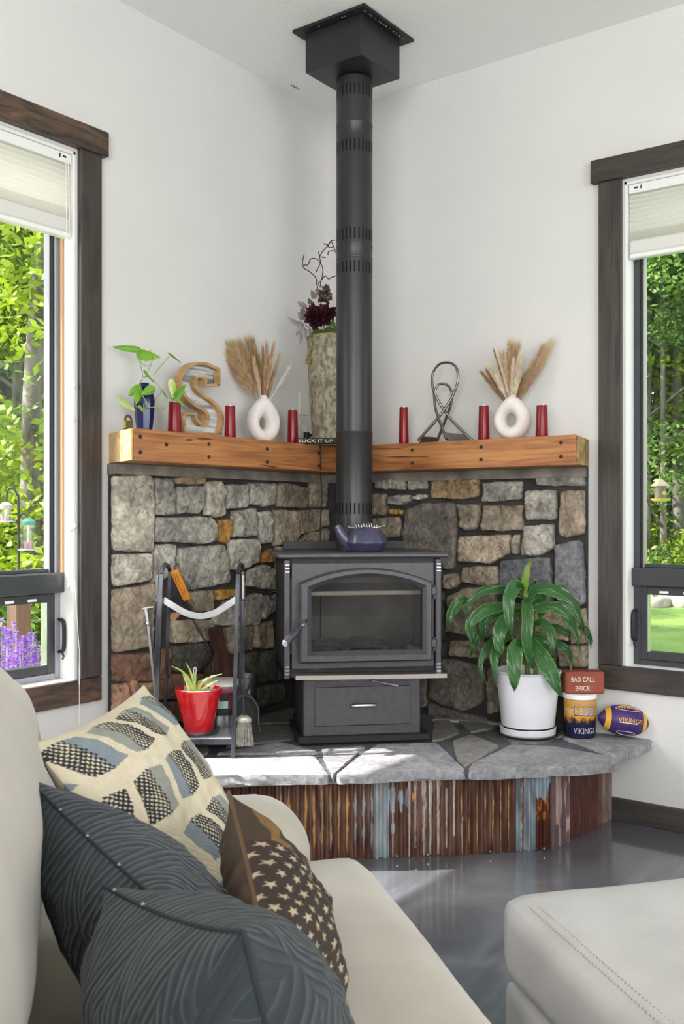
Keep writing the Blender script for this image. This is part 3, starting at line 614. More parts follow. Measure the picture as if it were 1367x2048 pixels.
def beam(t, poly, m, name='beam'):
    mb = MB(); mb.prism([(x, y, MZ0) for x, y in poly], (0, 0, MZ1-MZ0)); o = mb.build(name, m, t)
    bv = o.modifiers.new('b', 'BEVEL'); bv.width = .004; bv.segments = 2; bv.limit_method = 'ANGLE'; return o
ml = thing('timber_mantel', (.8, .12, MZ0), 'honey brown timber beam on the left wall carrying the blue vase and letter S', 'mantel')
beam(ml, [(.004, .001), (1.290, .001), (1.384, MD-.002), (MD+.002, MD-.002)], m_mx)
mb = MB(); mb.prism([(1.291, .002, MZ0+.002), (1.297, .002, MZ0+.002), (1.393, MD-.004, MZ0+.002), (1.385, MD-.004, MZ0+.002)], (0, 0, MZ1-MZ0-.004)); mb.build('end_cap', m_end, ml, label='pale end grain')
mr = thing('timber_mantel', (.12, .8, MZ0), 'honey brown timber beam on the right wall carrying the looped metal sculpture', 'mantel')
beam(mr, [(.001, .006), (MD-.002, MD+.004), (MD-.002, 1.334), (.001, 1.282)], m_my)
mb = MB()
pts = []
for k in range(8):
    t = k/7; r_ = .006*math.sin(t*PI)+.003*math.sin(t*17); pts.append((MD-.004+(.01-MD)*t, 1.335-.05*t+r_+.004, MZ0+.002))
mb.prism([(MD-.004, 1.334, MZ0+.002)] + pts + [(.01, 1.284, MZ0+.002)], (0, 0, MZ1-MZ0-.008)); mb.build('end_cap', m_end2, mr, label='rough bark-edged end')
m_bolt = mat('black_bolt_heads', hx('33312f'), rough=.5, metal=.5)
def bolts(t, pts, axis):
    for (u, v) in pts:
        p = ony(u, v, MD) if axis == 'y' else onx(u, v, MD)
        mb = MB(); nrm = V((0, 1, 0)) if axis == 'y' else V((1, 0, 0))
        mb.M = Matrix.Translation(p) @ nrm.to_track_quat('Z', 'Y').to_matrix().to_4x4()
        mb.lathe([(.0075, -.006), (.0075, 0), (.0065, .002), (.003, .0035)], seg=6); mb.build('bolt_head', m_bolt, t)
bolts(ml, [(281, 873), (281, 904), (333, 889), (418, 888), (418, 914), (534, 898), (534, 924), (637, 906), (637, 931)], 'y')
bolts(mr, [(824, 900), (824, 926), (961, 894), (961, 919), (1121, 885), (1121, 913)], 'x')
# ------------------------------------------------ wood stove (local frame: x right, y to the corner, z up)
SE = .98
st = thing('wood_stove', ew(SE, .01, HZ), 'charcoal cast iron wood stove on a pedestal in the fireplace corner', 'stove')
def S(): m = MB(); m.M = STOVE; return m
def yy(e): return -e
m = S()                                                      # body shell as open-fronted box
x0, x1, z0, z1 = -.287, .301, .572, 1.008
m.box((x0, -.965, z0), (x0+.02, -.60, z1)); m.box((x1-.02, -.965, z0), (x1, -.60, z1)); m.box((x0, -.62, z0), (x1, -.60, z1)); m.box((x0, -.965, z0), (x1, -.60, z0+.03)); m.box((x0, -.965, z1-.02), (x1, -.60, z1))
m.build('body', m_irond, st)
m = S()                                                      # front panel around the door opening
m.box((x0+.03, -.965, z0+.02), (-.19, -.955, z1)); m.box((.228, -.965, z0+.02), (x1-.025, -.955, z1)); m.box((-.19, -.965, .93), (.228, -.955, z1)); m.box((-.19, -.965, z0+.02), (.228, -.955, .66))
m.build('front_panel', m_iron, st)
for s_, lo in ((-1, -.287), (1, .279)):
    m = S(); m.box((lo, -.985, z0-.005), (lo+.022, -.945, 1.004), .003); post = m.build('corner_post', m_iron, st)
    for zz_ in ((.985, .972, .959), (.612, .599, .586)):
        m = S()
        for zc in zz_: m.box((lo+.003, -.988, zc-.003), (lo+.02, -.984, zc+.003), .001)
        m.build('ribs', m_steel, post)
m = S(); m.box((-.312, -1.0, 1.008), (.326, -.60, 1.028), .006); m.build('top_plate', m_iron, st)
m = S(); m.box((-.26, -.61, 1.028), (.24, -.60, 1.062), .002); m.build('rear_heat_shield', m_black, st)
# arched door with bevelled frame
def arch(xl, xr, zb, zs, zt, n=18):
    pts = [(xl, zb), (xr, zb), (xr, zs)]; w_ = (xr-xl)/2; c = (xl+xr)/2; h_ = zt-zs; R_ = (w_*w_+h_*h_)/(2*h_); zc = zt-R_; a = math.asin(w_/R_)
    for k in range(1, n): t = a-2*a*k/n; pts.append((c+R_*math.sin(t), zc+R_*math.cos(t)))
    pts.append((xl, zs)); return pts
def resample(p, n): 
    L_ = [0]
    for i in range(len(p)): L_.append(L_[-1]+math.dist(p[i], p[(i+1) % len(p)]))
    return L_
O1 = arch(-.232, .262, .627, .917, .972); I1 = arch(-.189, .227, .667, .893, .941); O2 = arch(-.226, .256, .633, .915, .966); O3 = arch(-.205, .240, .652, .905, .953)
m = S(); n_ = len(O1)
rings = [(O1, -.965), (O1, -1.002), (O2, -1.010), (O3, -1.010), (I1, -.996), (I1, -.975)]
vs_ = [(x, y, z) for ring, y in rings for x, z in ring]
F = [(k*n_+i, k*n_+(i+1) % n_, (k+1)*n_+(i+1) % n_, (k+1)*n_+i) for k in range(len(rings)-1) for i in range(n_)]
m.add(vs_, F); door = m.build('door', m_iron, st, smooth=30)
m = S(); m.prism([(x, -.978, z) for x, z in I1], (0, .004, 0)); m.build('door_glass', m_sglass, door)
for z in (.885, .69):
    m = S(); m.box((.250, -.995, z-.016), (.283, -.966, z+.016), .004); m.tube([(.272, -.985, z-.03), (.272, -.985, z+.02)], .007, 10); m.build('hinge', m_iron, door)
m = S(); m.tube([(-.212, -1.00, .787), (-.212, -1.04, .787), (-.225, -1.075, .778)], .006, 10); m.tube([(-.225, -1.075, .778), (-.262, -1.10, .757)], .0075, 12); m.build('handle_rod', m_steel, door)
m = S(); m.tube([(-.240, -1.085, .769), (-.262, -1.115, .752), (-.300, -1.165, .722)], [.011, .0145, .0145], 14); m.build('handle_grip', mat('grip_coil', hx('55555a'), rough=.35, metal=.6), door)
m = S(); m.tube([(-.2995, -1.1645, .7225), (-.3015, -1.168, .7205)], [.013, .010], 14); m.build('handle_end', m_steel, door)
m = S(); m.prism([(-.250, -1.055, .578), (.302, -1.055, .572), (.302, -.96, .572), (-.270, -.96, .578)], (0, 0, .012)); m.build('ash_lip', m_iron, st)
m = S(); m.prism([(-.252, -1.058, .576), (.303, -1.058, .571), (.303, -1.055, .571), (-.252, -1.055, .576)], (0, 0, .015)); m.build('ash_lip_trim', mat('pale_edge', hx('a49c94'), rough=.4, metal=.4), st)  # edge strip paler than the rest of the lip
# fire chamber seen through the glass
m = S(); m.box((-.25, -.945, .640), (.27, -.70, .655)); m.build('firebox_floor', m_fire, st)
m = S(); m.box((-.262, -.945, .655), (-.237, -.70, .93)); m.box((.25, -.945, .655), (.275, -.70, .93)); m.box((-.237, -.70, .655), (.25, -.68, .93))
m.build('firebrick_lining', m_fire, st)
m = S(); m.box((-.235, -.925, .866), (.25, -.90, .882), .003); m.build('air_tube', m_brick, st)
m = S(); m.box((-.237, -.945, .915), (.25, -.70, .93)); m.build('baffle', m_fire, st)
def ashf(u, v):
    x = -.23+.47*u; y = -.94+.235*v; return (x, y, .662+.018*noise.noise(V((x*9, y*9, 3)))+.012*noise.noise(V((x*40, y*40, 3)))+.02*v)
m = S(); m.grid(ashf, 60, 30); m.build('ash_bed', m_ash, st, smooth=60)
m = S()
for k in range(1): m.box((-.12+.17*k, -.702, .68), (-.115+.17*k, -.698, .86))
m.build('brick_joint', m_pit, st)
m = S(); m.tube([(.04, -.985, .556), (.13, -1.02, .540)], .003, 8); m.build('air_control_rod', m_steel, st)
m = S(); m.box((-.214, -.955, .348), (.228, -.66, .572), .004); m.build('pedestal', m_iron, st)
m = S()
a, b, c, d = -.172, .190, .385, .532
for (q0, q1, q2, q3) in ((a, b, d, d+.004), (a, b, c-.004, c), (a, a+.004, c, d), (b-.004, b, c, d)): m.box((q0, -.960, q2), (q1, -.954, q3))
m.box((-.172, -.961, .386), (.19, -.956, .531), .003); dr = m.build('ash_drawer', m_iron, st)
m = S(); m.box((-.09, -.958, .546), (.18, -.954, .562), .001); m.build('vent_strip', m_iron, st)
m = S(); m.tube(bez([(-.036, -.962, .458), (-.03, -.978, .463), (.01, -.984, .465), (.05, -.978, .463), (.056, -.962, .460)], 6), [.007]*25, 10, flat=.7); m.build('drawer_handle', m_steel, dr)
m = S(); m.box((-.236, -.975, HZ), (.262, -.64, .350), .004); m.build('base_plate', m_irond, st)
# ------------------------------------------------ pipe and ceiling box
PR = .0715
pc = ew(.73, 0, 0); pc = pc + WW*.013
pp = thing('stove_pipe', pc+UP*1.028, 'tall black round stove pipe with slotted bands rising to the ceiling', 'stovepipe')
def slotted(z, n=27, h_=.044):
    """slots cut as a ring of real openings"""
    mb = MB(); mb.M = Matrix.Translation(pc); seg = n*3; vs_ = []; F = []
    zs = [z-h_/2-.012, z-h_/2, z+h_/2, z+h_/2+.012]
    def ang(i): k, r_ = divmod(i, 3); return 2*PI*(k+(0, .36, .36)[0] + (0, .58, .93)[r_])/n
    for zz in zs:
        for i in range(seg): t = ang(i); vs_.append((PR*1.004*math.cos(t), PR*1.004*math.sin(t), zz))
    for j in range(3):
        for i in range(seg):
            if j == 1 and i % 3 == 1: continue
            F.append((j*seg+i, j*seg+(i+1) % seg, (j+1)*seg+(i+1) % seg, (j+1)*seg+i))
    # slots: width between .64 and .82 of the pitch, the ring behind is dark
    mb.add(vs_, F); o = mb.build('slotted_band', m_pipe, pp, smooth=60)
    mb = MB(); mb.M = Matrix.Translation(pc); mb.lathe([(PR*.97, z-h_/2-.01), (PR*.97, z+h_/2+.01)], seg=48, cap=False); mb.build('slot_backing', m_pit, o)
def zat(v): return CAMP.z - (v-1030)/1950*((pc-CAMP).dot(FW)-PR*.9)
slz = [zat(v) for v in (177, 289, 466, 532, 1017)]
cuts = sorted([(z-.034, z+.034) for z in slz]); prev = 1.028; secs = []
for a, b in cuts: secs.append((prev, a)); prev = b
secs.append((prev, CH-.17))
seams = [zat(v) for v in (160, 241, 486, 512, 1034, 862)]
for a, b in secs:
    prof = [(PR, a)]
    for z in sorted(seams):
        if a+.004 < z < b-.004: prof += [(PR*1.004, z-.004), (PR*1.02, z-.002), (PR*1.02, z+.001), (PR*.995, z+.002), (PR*.995, z+.004)]
    prof.append((PR, b)); prof = sorted(prof, key=lambda q: q[1])
    mb = MB(); mb.M = Matrix.Translation(pc); mb.lathe(prof, seg=56, cap=False); mb.build('pipe_section', m_pipe, pp, smooth=40)
for z in slz: slotted(z)
bc = thing('ceiling_support_box', (.525, .54, 2.86), 'square black flanged chimney support box under the ceiling, around the top of the pipe', 'chimney box')
fl = [(.698-.0, .37), (.71, .712), (.37, .717), (.36, .372)]
mb = MB(); mb.box((.365, .372, 3.036), (.706, .714, 3.047), .001); mb.build('flange', m_black, bc)
pL = onz(616, 140, 2.885); pF = onz(721, 96, 2.885); pR = onz(797, 148, 2.885)
bx0, bx1, by0, by1 = .40, pF.x, .40, pF.y
mb = MB(); mb.box((.405, .405, 2.885), (.668, .673, 3.037), .003); mb.build('box_shell', m_pipe, bc)
mb = MB(); rr = random.Random(3)
for k in range(26):
    t = rr.random(); c = (.69, .40+.3*t, 3.0355) if rr.random() < .3 else (.40+.29*t, .695, 3.0355); mb.M = Matrix.Translation(c); q = rr.uniform(.0012, .003); mb.box((-q, -q, -q), (q, q, 0), .001)
mb.build('caulk_spots', m_wing, bc)
# ------------------------------------------------ kettle
kc = ew(.90, .017, 1.028)
m_ket = mat('blue_black_enamel', hx('32334a'), hx('3c3d56'), rough=.33, coat=.3, scale=20)
kt = thing('kettle', kc, 'blue-black cast iron steamer kettle with coil handle on the stove top', 'kettle')
KM = Matrix.Translation(kc) @ STOVE
m = MB(); m.M = KM @ Matrix.Scale(1, 4)
prof = [(.0, .0), (.060, 0), (.066, .006), (.078, .028), (.0815, .033), (.0815, .037), (.079, .042), (.074, .062), (.062, .080), (.045, .090), (.020, .094), (.0, .095)]
m.lathe(prof, (.012, 0, 0), 40, cap=False); m.build('body', m_ket, kt, smooth=60)
m = MB(); m.M = KM; pa = bez([(-.03, 0, .022), (-.062, -.005, .042), (-.084, -.008, .072), (-.099, -.010, .101)], 6)
m.tube(pa, [.034+(.013-.034)*i/(len(pa)-1) for i in range(len(pa))], 16, flat=.8); m.build('spout', m_ket, kt, smooth=60)
m = MB(); m.M = KM; m.tube([(-.062, -.02, .098), (-.058, -.02, .093), (-.03, -.012, .089), (.012, -.005, .093), (.055, -.012, .091), (.075, -.02, .097), (.082, -.02, .099)], .0035, 8); hd = m.build('bail_handle', m_steel, kt)
m = MB(); m.M = KM; coil = [(-.032+.09*t/160, -.008+.012*math.cos(t*2*PI/160*9)*(1-abs(t/80-1)*.55), .095+.016*math.sin(t*2*PI/160*9)*(1-abs(t/80-1)*.55)) for t in range(161)]
m.tube(coil, .0021, 6); m.build('coil_grip', m_steel, hd)
# power cord behind the stove side
cl = thing('coiled_cable', one(546, 1200, .74), 'small loop of black cable tucked beside the left side of the stove', 'cable')
mb = MB(); cc0 = one(548, 1192, .74)
mb.tube(bez([cc0+RT*(.024*math.cos(a)*(1-.04*a))+UP*(.018*math.sin(a)*(1-.04*a))+FW*.004*a for a in [k*PI/5 for k in range(17)]], 3), .0032, 6); mb.build('cable', m_black, cl, smooth=60)
pc0 = [ew(.62, -.33, .80), ew(.60, -.345, .815), ew(.58, -.335, .795), ew(.57, -.31, .79)]
# ------------------------------------------------ things on the mantels
MT = MZ1
m_red = mat('dark_red_glazed', hx('7c0412'), rough=.3, coat=.15, spec=.35)
cand = [('y', 348, 805, .0235, 'dark red candle holder between the blue vase and the letter S'), ('y', 459, 812, .0215, 'dark red candle holder between the letter S and the white ring vase'), ('y', 584, 821, .0215, 'dark red candle holder beside the wall outlet near the corner'),
        ('x', 807, 815, .020, 'dark red candle holder left of the looped metal sculpture'), ('x', 967, 812, .0215, 'dark red candle holder between the metal sculpture and the white ring vase'), ('x', 1083, 811, .0225, 'dark red candle holder at the right end of the mantel, beyond the ring vase')]
for ax_, u, v, r, lb in cand:
    p = ony(u+1, v, .14) if ax_ == 'y' else onx(u, v, .14); h_ = p.z-MT
    c = thing('candle_holder', (p.x, p.y, MT), lb, 'candle holder', 'red candle holders on the mantels')
    mb = MB(); mb.M = Matrix.Translation((p.x, p.y, MT)); mb.lathe([(r*1.04, 0), (r*1.08, .003), (r*.93, h_-.002), (r*.91, h_), (r*.66, h_), (r*.64, h_-.02)], seg=28); mb.build('body', m_red, c, smooth=50)
    mb = MB(); mb.M = Matrix.Translation((p.x, p.y, MT)); mb.lathe([(r*.86, h_-.001), (r*.86, h_+.003), (r*.72, h_+.003), (r*.72, h_-.001)], seg=28); mb.build('rim', m_clear, c, smooth=50)
# letter S
m_Sw = mat('letter_wood_edge', hx('9c7a50'), hx('c39d6e'), rough=.6, scale=12, stretch=(1, 1, 3))
m_Sg = mat('letter_galvanized', hx('a5acac'), hx('d6d9d6'), rough=.55, metal=.15, scale=18, stretch=(.4, 1, 3), ramp=(.4, .6))
def Spt(zx, zy, y): return ony(210+zx/5.468, 670+zy/5.468, y)
So = [(870,365),(930,310),(1000,288),(1110,292),(1190,325),(1262,375),(1262,540),(1245,553),(1100,553),(1095,500),(1065,465),(1020,462),(1005,500),(1012,555),(1045,605),(1120,660),(1200,715),(1260,780),(1295,860),(1300,950),(1280,1040),(1240,1095),(880,1070),(855,1000),(850,870),(880,838),(1005,845),(1010,900),(1050,950),(1095,955),(1110,920),(1110,870),(1080,830),(1000,785),(920,725),(860,650),(825,560),(820,450)]
So = [(x, min(y, 1108)) for x, y in So]
def S_outline(n=4):
    P = [V((x, y, 0)) for x, y in So]; sharp = {5, 6, 7, 8, 21, 22, 24, 25, 26, 27}
    out = []; N = len(P)
    for i in range(N):
        a, b = P[i], P[(i+1) % N]
        if i in sharp or (i+1) % N in sharp and i in sharp: out.append(a); continue
        p0, p3 = P[i-1], P[(i+2) % N]
        if i-1 in sharp or True:
            for k in range(n):
                t = k/n; out.append(.5*((2*a)+(b-p0)*t+(2*p0-5*a+4*b-p3)*t*t+(3*a-p0-3*b+p3)*t**3))
    return out
SO = S_outline()
def inset(P, d):
    out = []; N = len(P); area_ = sum(P[i].x*P[(i+1) % N].y-P[(i+1) % N].x*P[i].y for i in range(N)); sg = 1 if area_ > 0 else -1
    for i in range(N):
        t = (P[(i+1) % N]-P[i-1]); t = t.normalized() if t.length > 0 else V((1, 0, 0)); out.append(P[i]+V((-t.y, t.x, 0))*d*sg)
    return out
SI = inset(SO, 30)
ls = thing('letter_s', (.952, .10, MT), 'large letter S with wooden rim and galvanized face standing on the left beam', 'letter decoration')
yb, yf = .082, .115
mb = MB(); N = len(SO); sc_ = MT+.0005-Spt(1000, 1108, yf).z
def SP(q, y):
    p = Spt(q.x, q.y, yf); return (p.x, y, max(p.z+sc_, MT))
vs_ = [SP(q, yb) for q in SO]+[SP(q, yf) for q in SO]+[SP(q, yf) for q in SI]+[SP(q, yf-.022) for q in SI]
F = [(k*N+i, k*N+(i+1) % N, (k+1)*N+(i+1) % N, (k+1)*N+i) for k in range(3) for i in range(N)]
mb.add(vs_, F); mb.build('wooden_rim', m_Sw, ls, smooth=30)
mb = MB(); mb.prism([SP(q, yf-.024) for q in SI], (0, -.003, 0)); mb.build('metal_face', m_Sg, ls)
add_layer(m_Sg, 1.1, (.40, .42, .43), (1, 1, 1), .36, .41, 0, (.25, .25, 34), 2)
# metal corrugation lines on the S face
mb = MB()
# ------------------------------------------------ ring vases with dried grasses
m_cer = mat('matte_white_ceramic', hx('e6e1dd'), hx('d8cfc9'), rough=.8, scale=10, bump=.0006, bscale=120)
def ring_vase(lab, ctr, ang, R0, rx, rz, hole, hoff, neckz, group):
    t = thing('ring_vase', ctr, lab, 'vase', group); M = Matrix.Translation(ctr) @ Matrix.Rotation(ang, 4, 'Z')
    mb = MB(); mb.M = M; nu, nv = 56, 26
    def fn(a, b):
        th = 2*PI*a; ph = 2*PI*b
        ox, oz = rx*math.cos(th), rz*math.sin(th)
        up_ = max(0, math.sin(th))**6; oz += up_*.016; ox *= 1-.12*max(0, math.sin(th))**2
        ix, iz = hoff[0]+hole*math.cos(th), hoff[1]+hole*1.15*math.sin(th)
        mx, mz = (ox+ix)/2, (oz+iz)/2; hw = math.hypot(ox-ix, oz-iz)/2; dx, dz = (ox-ix)/(2*hw), (oz-iz)/(2*hw)
        c_ = math.cos(ph); s__ = math.sin(ph); c_ = math.copysign(abs(c_)**.85, c_)
        return (mx+dx*hw*c_, R0*s__*(.75+.25*min(1, hw/.035)), max(mz+dz*hw*c_+rz, 0.0))
    mb.grid(fn, nu, nv); mb.uv = {}; mb.build('body', m_cer, t, smooth=180)
    mb = MB(); mb.M = M; mb.lathe([(.024, 2*rz-.012), (.0155, 2*rz+.002), (.0145, neckz-.004), (.0165, neckz), (.013, neckz), (.011, neckz-.02)], seg=24, cap=False); mb.build('neck', m_cer, t, smooth=60)
    return t, M
def plume(mb, base, tip, wid, n, r, col1, col2, droop=.0, fuzz=.35, start=.25, hl=.06):
    base, tip = V(base), V(tip); ax = tip-base; L_ = ax.length; d = ax.normalized(); s1 = d.orthogonal().normalized(); s2 = d.cross(s1)
    for k in range(n):
        t = start+(1-start)*r.random()**.85; a = r.random()*2*PI; out = s1*math.cos(a)+s2*math.sin(a)
        env = math.sin(PI*min(1, (t-start)/(1-start)*.9+.08))**.6
        p0 = base+ax*t*.92+out*wid*env*.15+V((0, 0, -droop*t*t)); dirn = (d+out*fuzz*(.5+r.random())).normalized(); ln = hl*(.5+r.random()*.7)
        p1 = p0+dirn*ln*.55+out*wid*env*.25; p2 = p0+dirn*ln+out*wid*env*.45+V((0, 0, -ln*.12))
        sd_ = dirn.cross(V((r.random()-.5, r.random()-.5, r.random()-.5))).normalized()*.0007
        c = [col1[i]+(col2[i]-col1[i])*r.random() for i in range(3)]
        mb.add([p0-sd_, p0+sd_, p1+sd_*.8, p1-sd_*.8, p2], [(0, 1, 2, 3), (3, 2, 4)], c)
    mb.c = tuple(col1); mb.tube([base, base+ax*.5+V((0, 0, -droop*.25)), tip+V((0, 0, -droop))], [.0014, .0012, .0005], 5)
m_grass = mat('dried_grass', (1, 1, 1), (.8, .8, .8), rough=.9, attr=True, scale=40, trans=.25)
T1, T2 = hx('bd9a70'), hx('ead0a8'); P1, P2 = hx('ecd7b4'), hx('fff6e2'); B1, B2 = hx('8f6e4e'), hx('c6a27a')
vc = ony(527, 884, .118); vc.z = MT
v1, VM1 = ring_vase('white ring-shaped ceramic vase on the left beam, holding tan dried grasses', vc, -.28, .036, .0735, .088, .021, (.008, -.008), .196, 'white ring vases')
vc2 = onx(1024, 873, .118); vc2.z = MT
v2, VM2 = ring_vase('white ring-shaped ceramic vase on the right beam, holding cream and brown dried grasses', vc2, PI/2+.12, .042, .074, .080, .023, (-.004, .0), .176, 'white ring vases')
def bouquet(lab, vc_, neck, ax_, defs, seed):
    b = vc_+UP*(neck-.012); t = thing('dried_grass_bouquet', b, lab, 'dried grass', 'dried grasses in the ring vases'); r = random.Random(seed)
    for (u, v, dd, wid, n, c1, c2, dr, fz, hl, st_) in defs:
        Y = (vc_-CAMP).dot(FW)+dd; tip = at(u, v, Y); mb = MB(); plume(mb, b-UP*.05, tip+UP*dr, wid, n, r, c1, c2, dr, fz, st_, hl); mb.build('plume', m_grass, t)
bouquet('fan of tan feathery dried grass in the ring vase near the letter S', vc, .196, 'y', [
    (448, 700, .0, .03, 900, T1, T2, .01, .22, .07, .30), (462, 688, -.02, .028, 900, T1, T2, .01, .2, .07, .3), (478, 688, .02, .026, 800, T1, T2, 0, .2, .07, .3), (458, 722, .02, .026, 700, T1, T2, .01, .22, .06, .3), (496, 682, 0, .02, 800, B1, T2, 0, .14, .07, .35), (505, 682, .02, .018, 600, B1, T2, 0, .12, .07, .35),
    (533, 690, 0, .010, 500, T1, T2, 0, .08, .06, .3), (546, 692, -.02, .009, 500, T1, T2, 0, .08, .06, .3), (525, 700, .02, .010, 500, B1, T2, 0, .08, .06, .25), (558, 713, 0, .010, 450, T1, T2, 0, .08, .05, .25), (548, 742, 0, .010, 350, B1, T1, 0, .1, .04, .2), (508, 720, -.03, .012, 400, P1, T2, 0, .1, .05, .3), (516, 715, 0, .012, 500, B1, T1, 0, .1, .06, .2), (538, 720, 0, .012, 500, B1, T2, 0, .1, .06, .2),
    (581, 731, .0, .010, 70, P2, (.9, .9, .88), .0, .25, .03, .5)], 5)
bouquet('spray of cream and brown dried grasses in the right-hand ring vase', vc2, .176, 'x', [
    (962, 744, 0, .010, 600, B1, B2, .004, .14, .035, .22), (972, 740, .02, .010, 500, B1, B2, .004, .14, .035, .22), (976, 725, 0, .012, 500, P1, P2, 0, .16, .04, .3), (990, 706, 0, .012, 500, P1, P2, 0, .15, .05, .3), (1003, 706, .02, .016, 500, P1, T2, 0, .2, .06, .3), (986, 697, -.02, .004, 80, B1, B1, 0, .05, .03, .4),
    (1020, 688, .02, .022, 800, T1, P1, 0, .2, .06, .4), (1034, 690, .02, .020, 700, T1, P1, 0, .2, .06, .4), (1040, 704, -.03, .020, 1100, P1, P2, 0, .10, .04, .2), (1026, 722, -.02, .016, 700, P1, P2, 0, .1, .04, .15),
    (1085, 705, 0, .028, 1100, T1, P1, .012, .18, .08, .3), (1078, 722, 0, .024, 900, B1, T2, .01, .18, .06, .2), (1062, 738, .02, .020, 700, B1, T1, .0, .2, .05, .1), (1050, 750, 0, .016, 600, B1, T1, 0, .2, .04, .1), (1098, 692, 0, .02, 500, T2, P1, .015, .15, .09, .4)], 9)
# ------------------------------------------------ blue vase with pothos, padlock
bvc = ony(289, 800, .125); bvc.z = MT
m_blue = mat('cobalt_glaze', hx('141d5c'), hx('0c1236'), rough=.22, coat=.2, scale=8, spec=.4)
bv = thing('blue_vase', bvc, 'dark cobalt blue faceted vase at the left end of the mantel', 'vase')
mb = MB(); mb.M = Matrix.Translation(bvc); H_ = 1.640-MT
mb.lathe([(rr_, H_*f) for rr_, f in ((.025, 0), (.028, .02), (.034, .30), (.0375, .55), (.0365, .70), (.030, .81), (.020, .865), (.0145, .885), (.0185, .915), (.0195, .945), (.016, .985), (.0175, 1.0), (.013, 1.0), (.01, .9))], seg=9); mb.build('body', m_blue, bv, smooth=25)
m_leaf = mat('pothos_leaf', hx('659a2c'), hx('94c63e'), rough=.4, scale=10, trans=.35)
m_leafv = mat('pothos_leaf_pale', hx('b9d56c'), hx('eef5c4'), rough=.4, scale=14, trans=.35)
m_stem = mat('green_stem', hx('7f9c55'), rough=.5)
def heart(mb, base, tip, side, w_, cup=.15, n=10, shape='heart'):
    base, tip, side = V(base), V(tip), V(side); ax = tip-base; L_ = ax.length; side = (side-ax*(side.dot(ax)/ax.dot(ax))).normalized(); nn = ax.cross(side).normalized()
    def fn(a, b):
        s_ = 2*a-1
        wv = {'heart': (math.sin(PI*min(1, b**.55))**.75), 'strap': math.sin(PI*min(1, b*.92+.06))**.5}[shape]
        bk = -.12*(abs(s_)**.8)*(1-b)**3 if shape == 'heart' else 0
        return base+ax*(b+bk)+side*(s_*w_*.5*wv)+nn*(cup*w_*(abs(s_)**1.6)*wv - .25*L_*cup*(b*(1-b))*2)
    mb.grid(fn, 8, n)
Yb = (bvc-CAMP).dot(FW)
po = thing('pothos_cutting', bvc+UP*.17, 'trailing green pothos cutting with variegated leaves growing from the blue vase', 'plant')
def pz(zx, zy, dd=0): return at(210+zx/5.468, 670+zy/5.468, Yb+dd)
stems = [[(415,470,0),(400,380,0),(365,240,-.01),(350,190,-.01)], [(430,470,0),(470,390,-.02),(510,300,-.02),(505,230,-.02),(495,200,0)], [(440,450,0),(560,520,-.03),(660,690,-.03),(680,720,-.03)], [(530,440,-.02),(600,350,-.01),(700,235,0)],
         [(410,480,0),(370,560,-.05),(420,680,-.05),(490,795,-.06)], [(400,805,-.06),(540,790,-.05),(640,810,-.04),(690,740,-.03),(730,660,-.03)], [(540,790,-.04),(560,690,-.03),(640,600,-.02)], [(700,690,-.03),(840,755,-.02),(905,830,0)], [(340,190,0),(400,310,0),(480,340,0),(510,300,0)], [(440,300,0),(460,250,0),(490,190,0),(492,150,0)], [(330,770,-.07),(380,800,-.06),(400,805,-.06)]]
mb = MB()
for s_ in stems: mb.tube(bez([pz(*q) for q in s_], 6), .0016, 6)
mb.build('vine', m_stem, po, smooth=60)
for (b_, t_, w_, side, mm) in [((375,160,0), (70,130,-.03), .016, (0, 0, 1), m_leaf), ((365,215,0), (610,248,-.03), .026, (0, 0, 1), m_leaf), ((700,200,0), (845,315,0), .010, (.6, 0, .6), m_leaf), ((450,400,-.01), (545,535,-.03), .030, (.8, 0, .5), m_leaf),
    ((740,500,-.03), (745,690,-.05), .026, (1, 0, .1), m_leafv), ((760,690,-.04), (880,540,-.04), .020, (.7, 0, .7), m_leaf), ((530,580,-.05), (390,650,-.06), .022, (0, 0, 1), m_leaf), ((380,560,-.05), (340,760,-.07), .028, (1, 0, .1), m_leaf), ((350,580,-.05), (250,670,-.05), .018, (.3, 0, 1), m_leaf), ((150,680,-.06), (330,825,-.08), .030, (.6, 0, .8), m_leafv), ((620,600,-.02), (690,700,-.02), .012, (.8, 0, .3), m_leaf), ((380,770,-.06), (420,845,-.06), .012, (1, 0, 0), m_leaf), ((760,680,-.03), (865,765,-.02), .008, (.6, 0, 1), m_leaf)]:
    mb = MB(); heart(mb, pz(*b_), pz(*t_), side, w_*1.5); mb.uv = {}; mb.build('leaf', mm, po, smooth=180)
lk = ony(256, 850, .165); lk.z = MT
m_brass = mat('aged_brass', hx('5a4f2c'), hx('6f6338'), rough=.4, metal=.8)
pl = thing('padlock', lk, 'small old brass padlock beside the blue vase on the mantel end', 'padlock')
mb = MB(); mb.M = Matrix.Translation(lk); mb.box((-.019, -.007, 0), (.019, .007, .030), .003); mb.build('lock_body', m_brass, pl)
mb = MB(); mb.M = Matrix.Translation(lk+UP*.028); mb.tube([(.0135*math.cos(t*PI/12), 0, .006+.0135*math.sin(t*PI/12)) for t in range(13)], .0045, 8, flat=.6); mb.tube([(.0135, 0, -.002), (.0135, 0, .006)], .0045, 8); mb.tube([(-.0135, 0, -.002), (-.0135, 0, .006)], .0045, 8); mb.build('shackle', m_brass, pl)
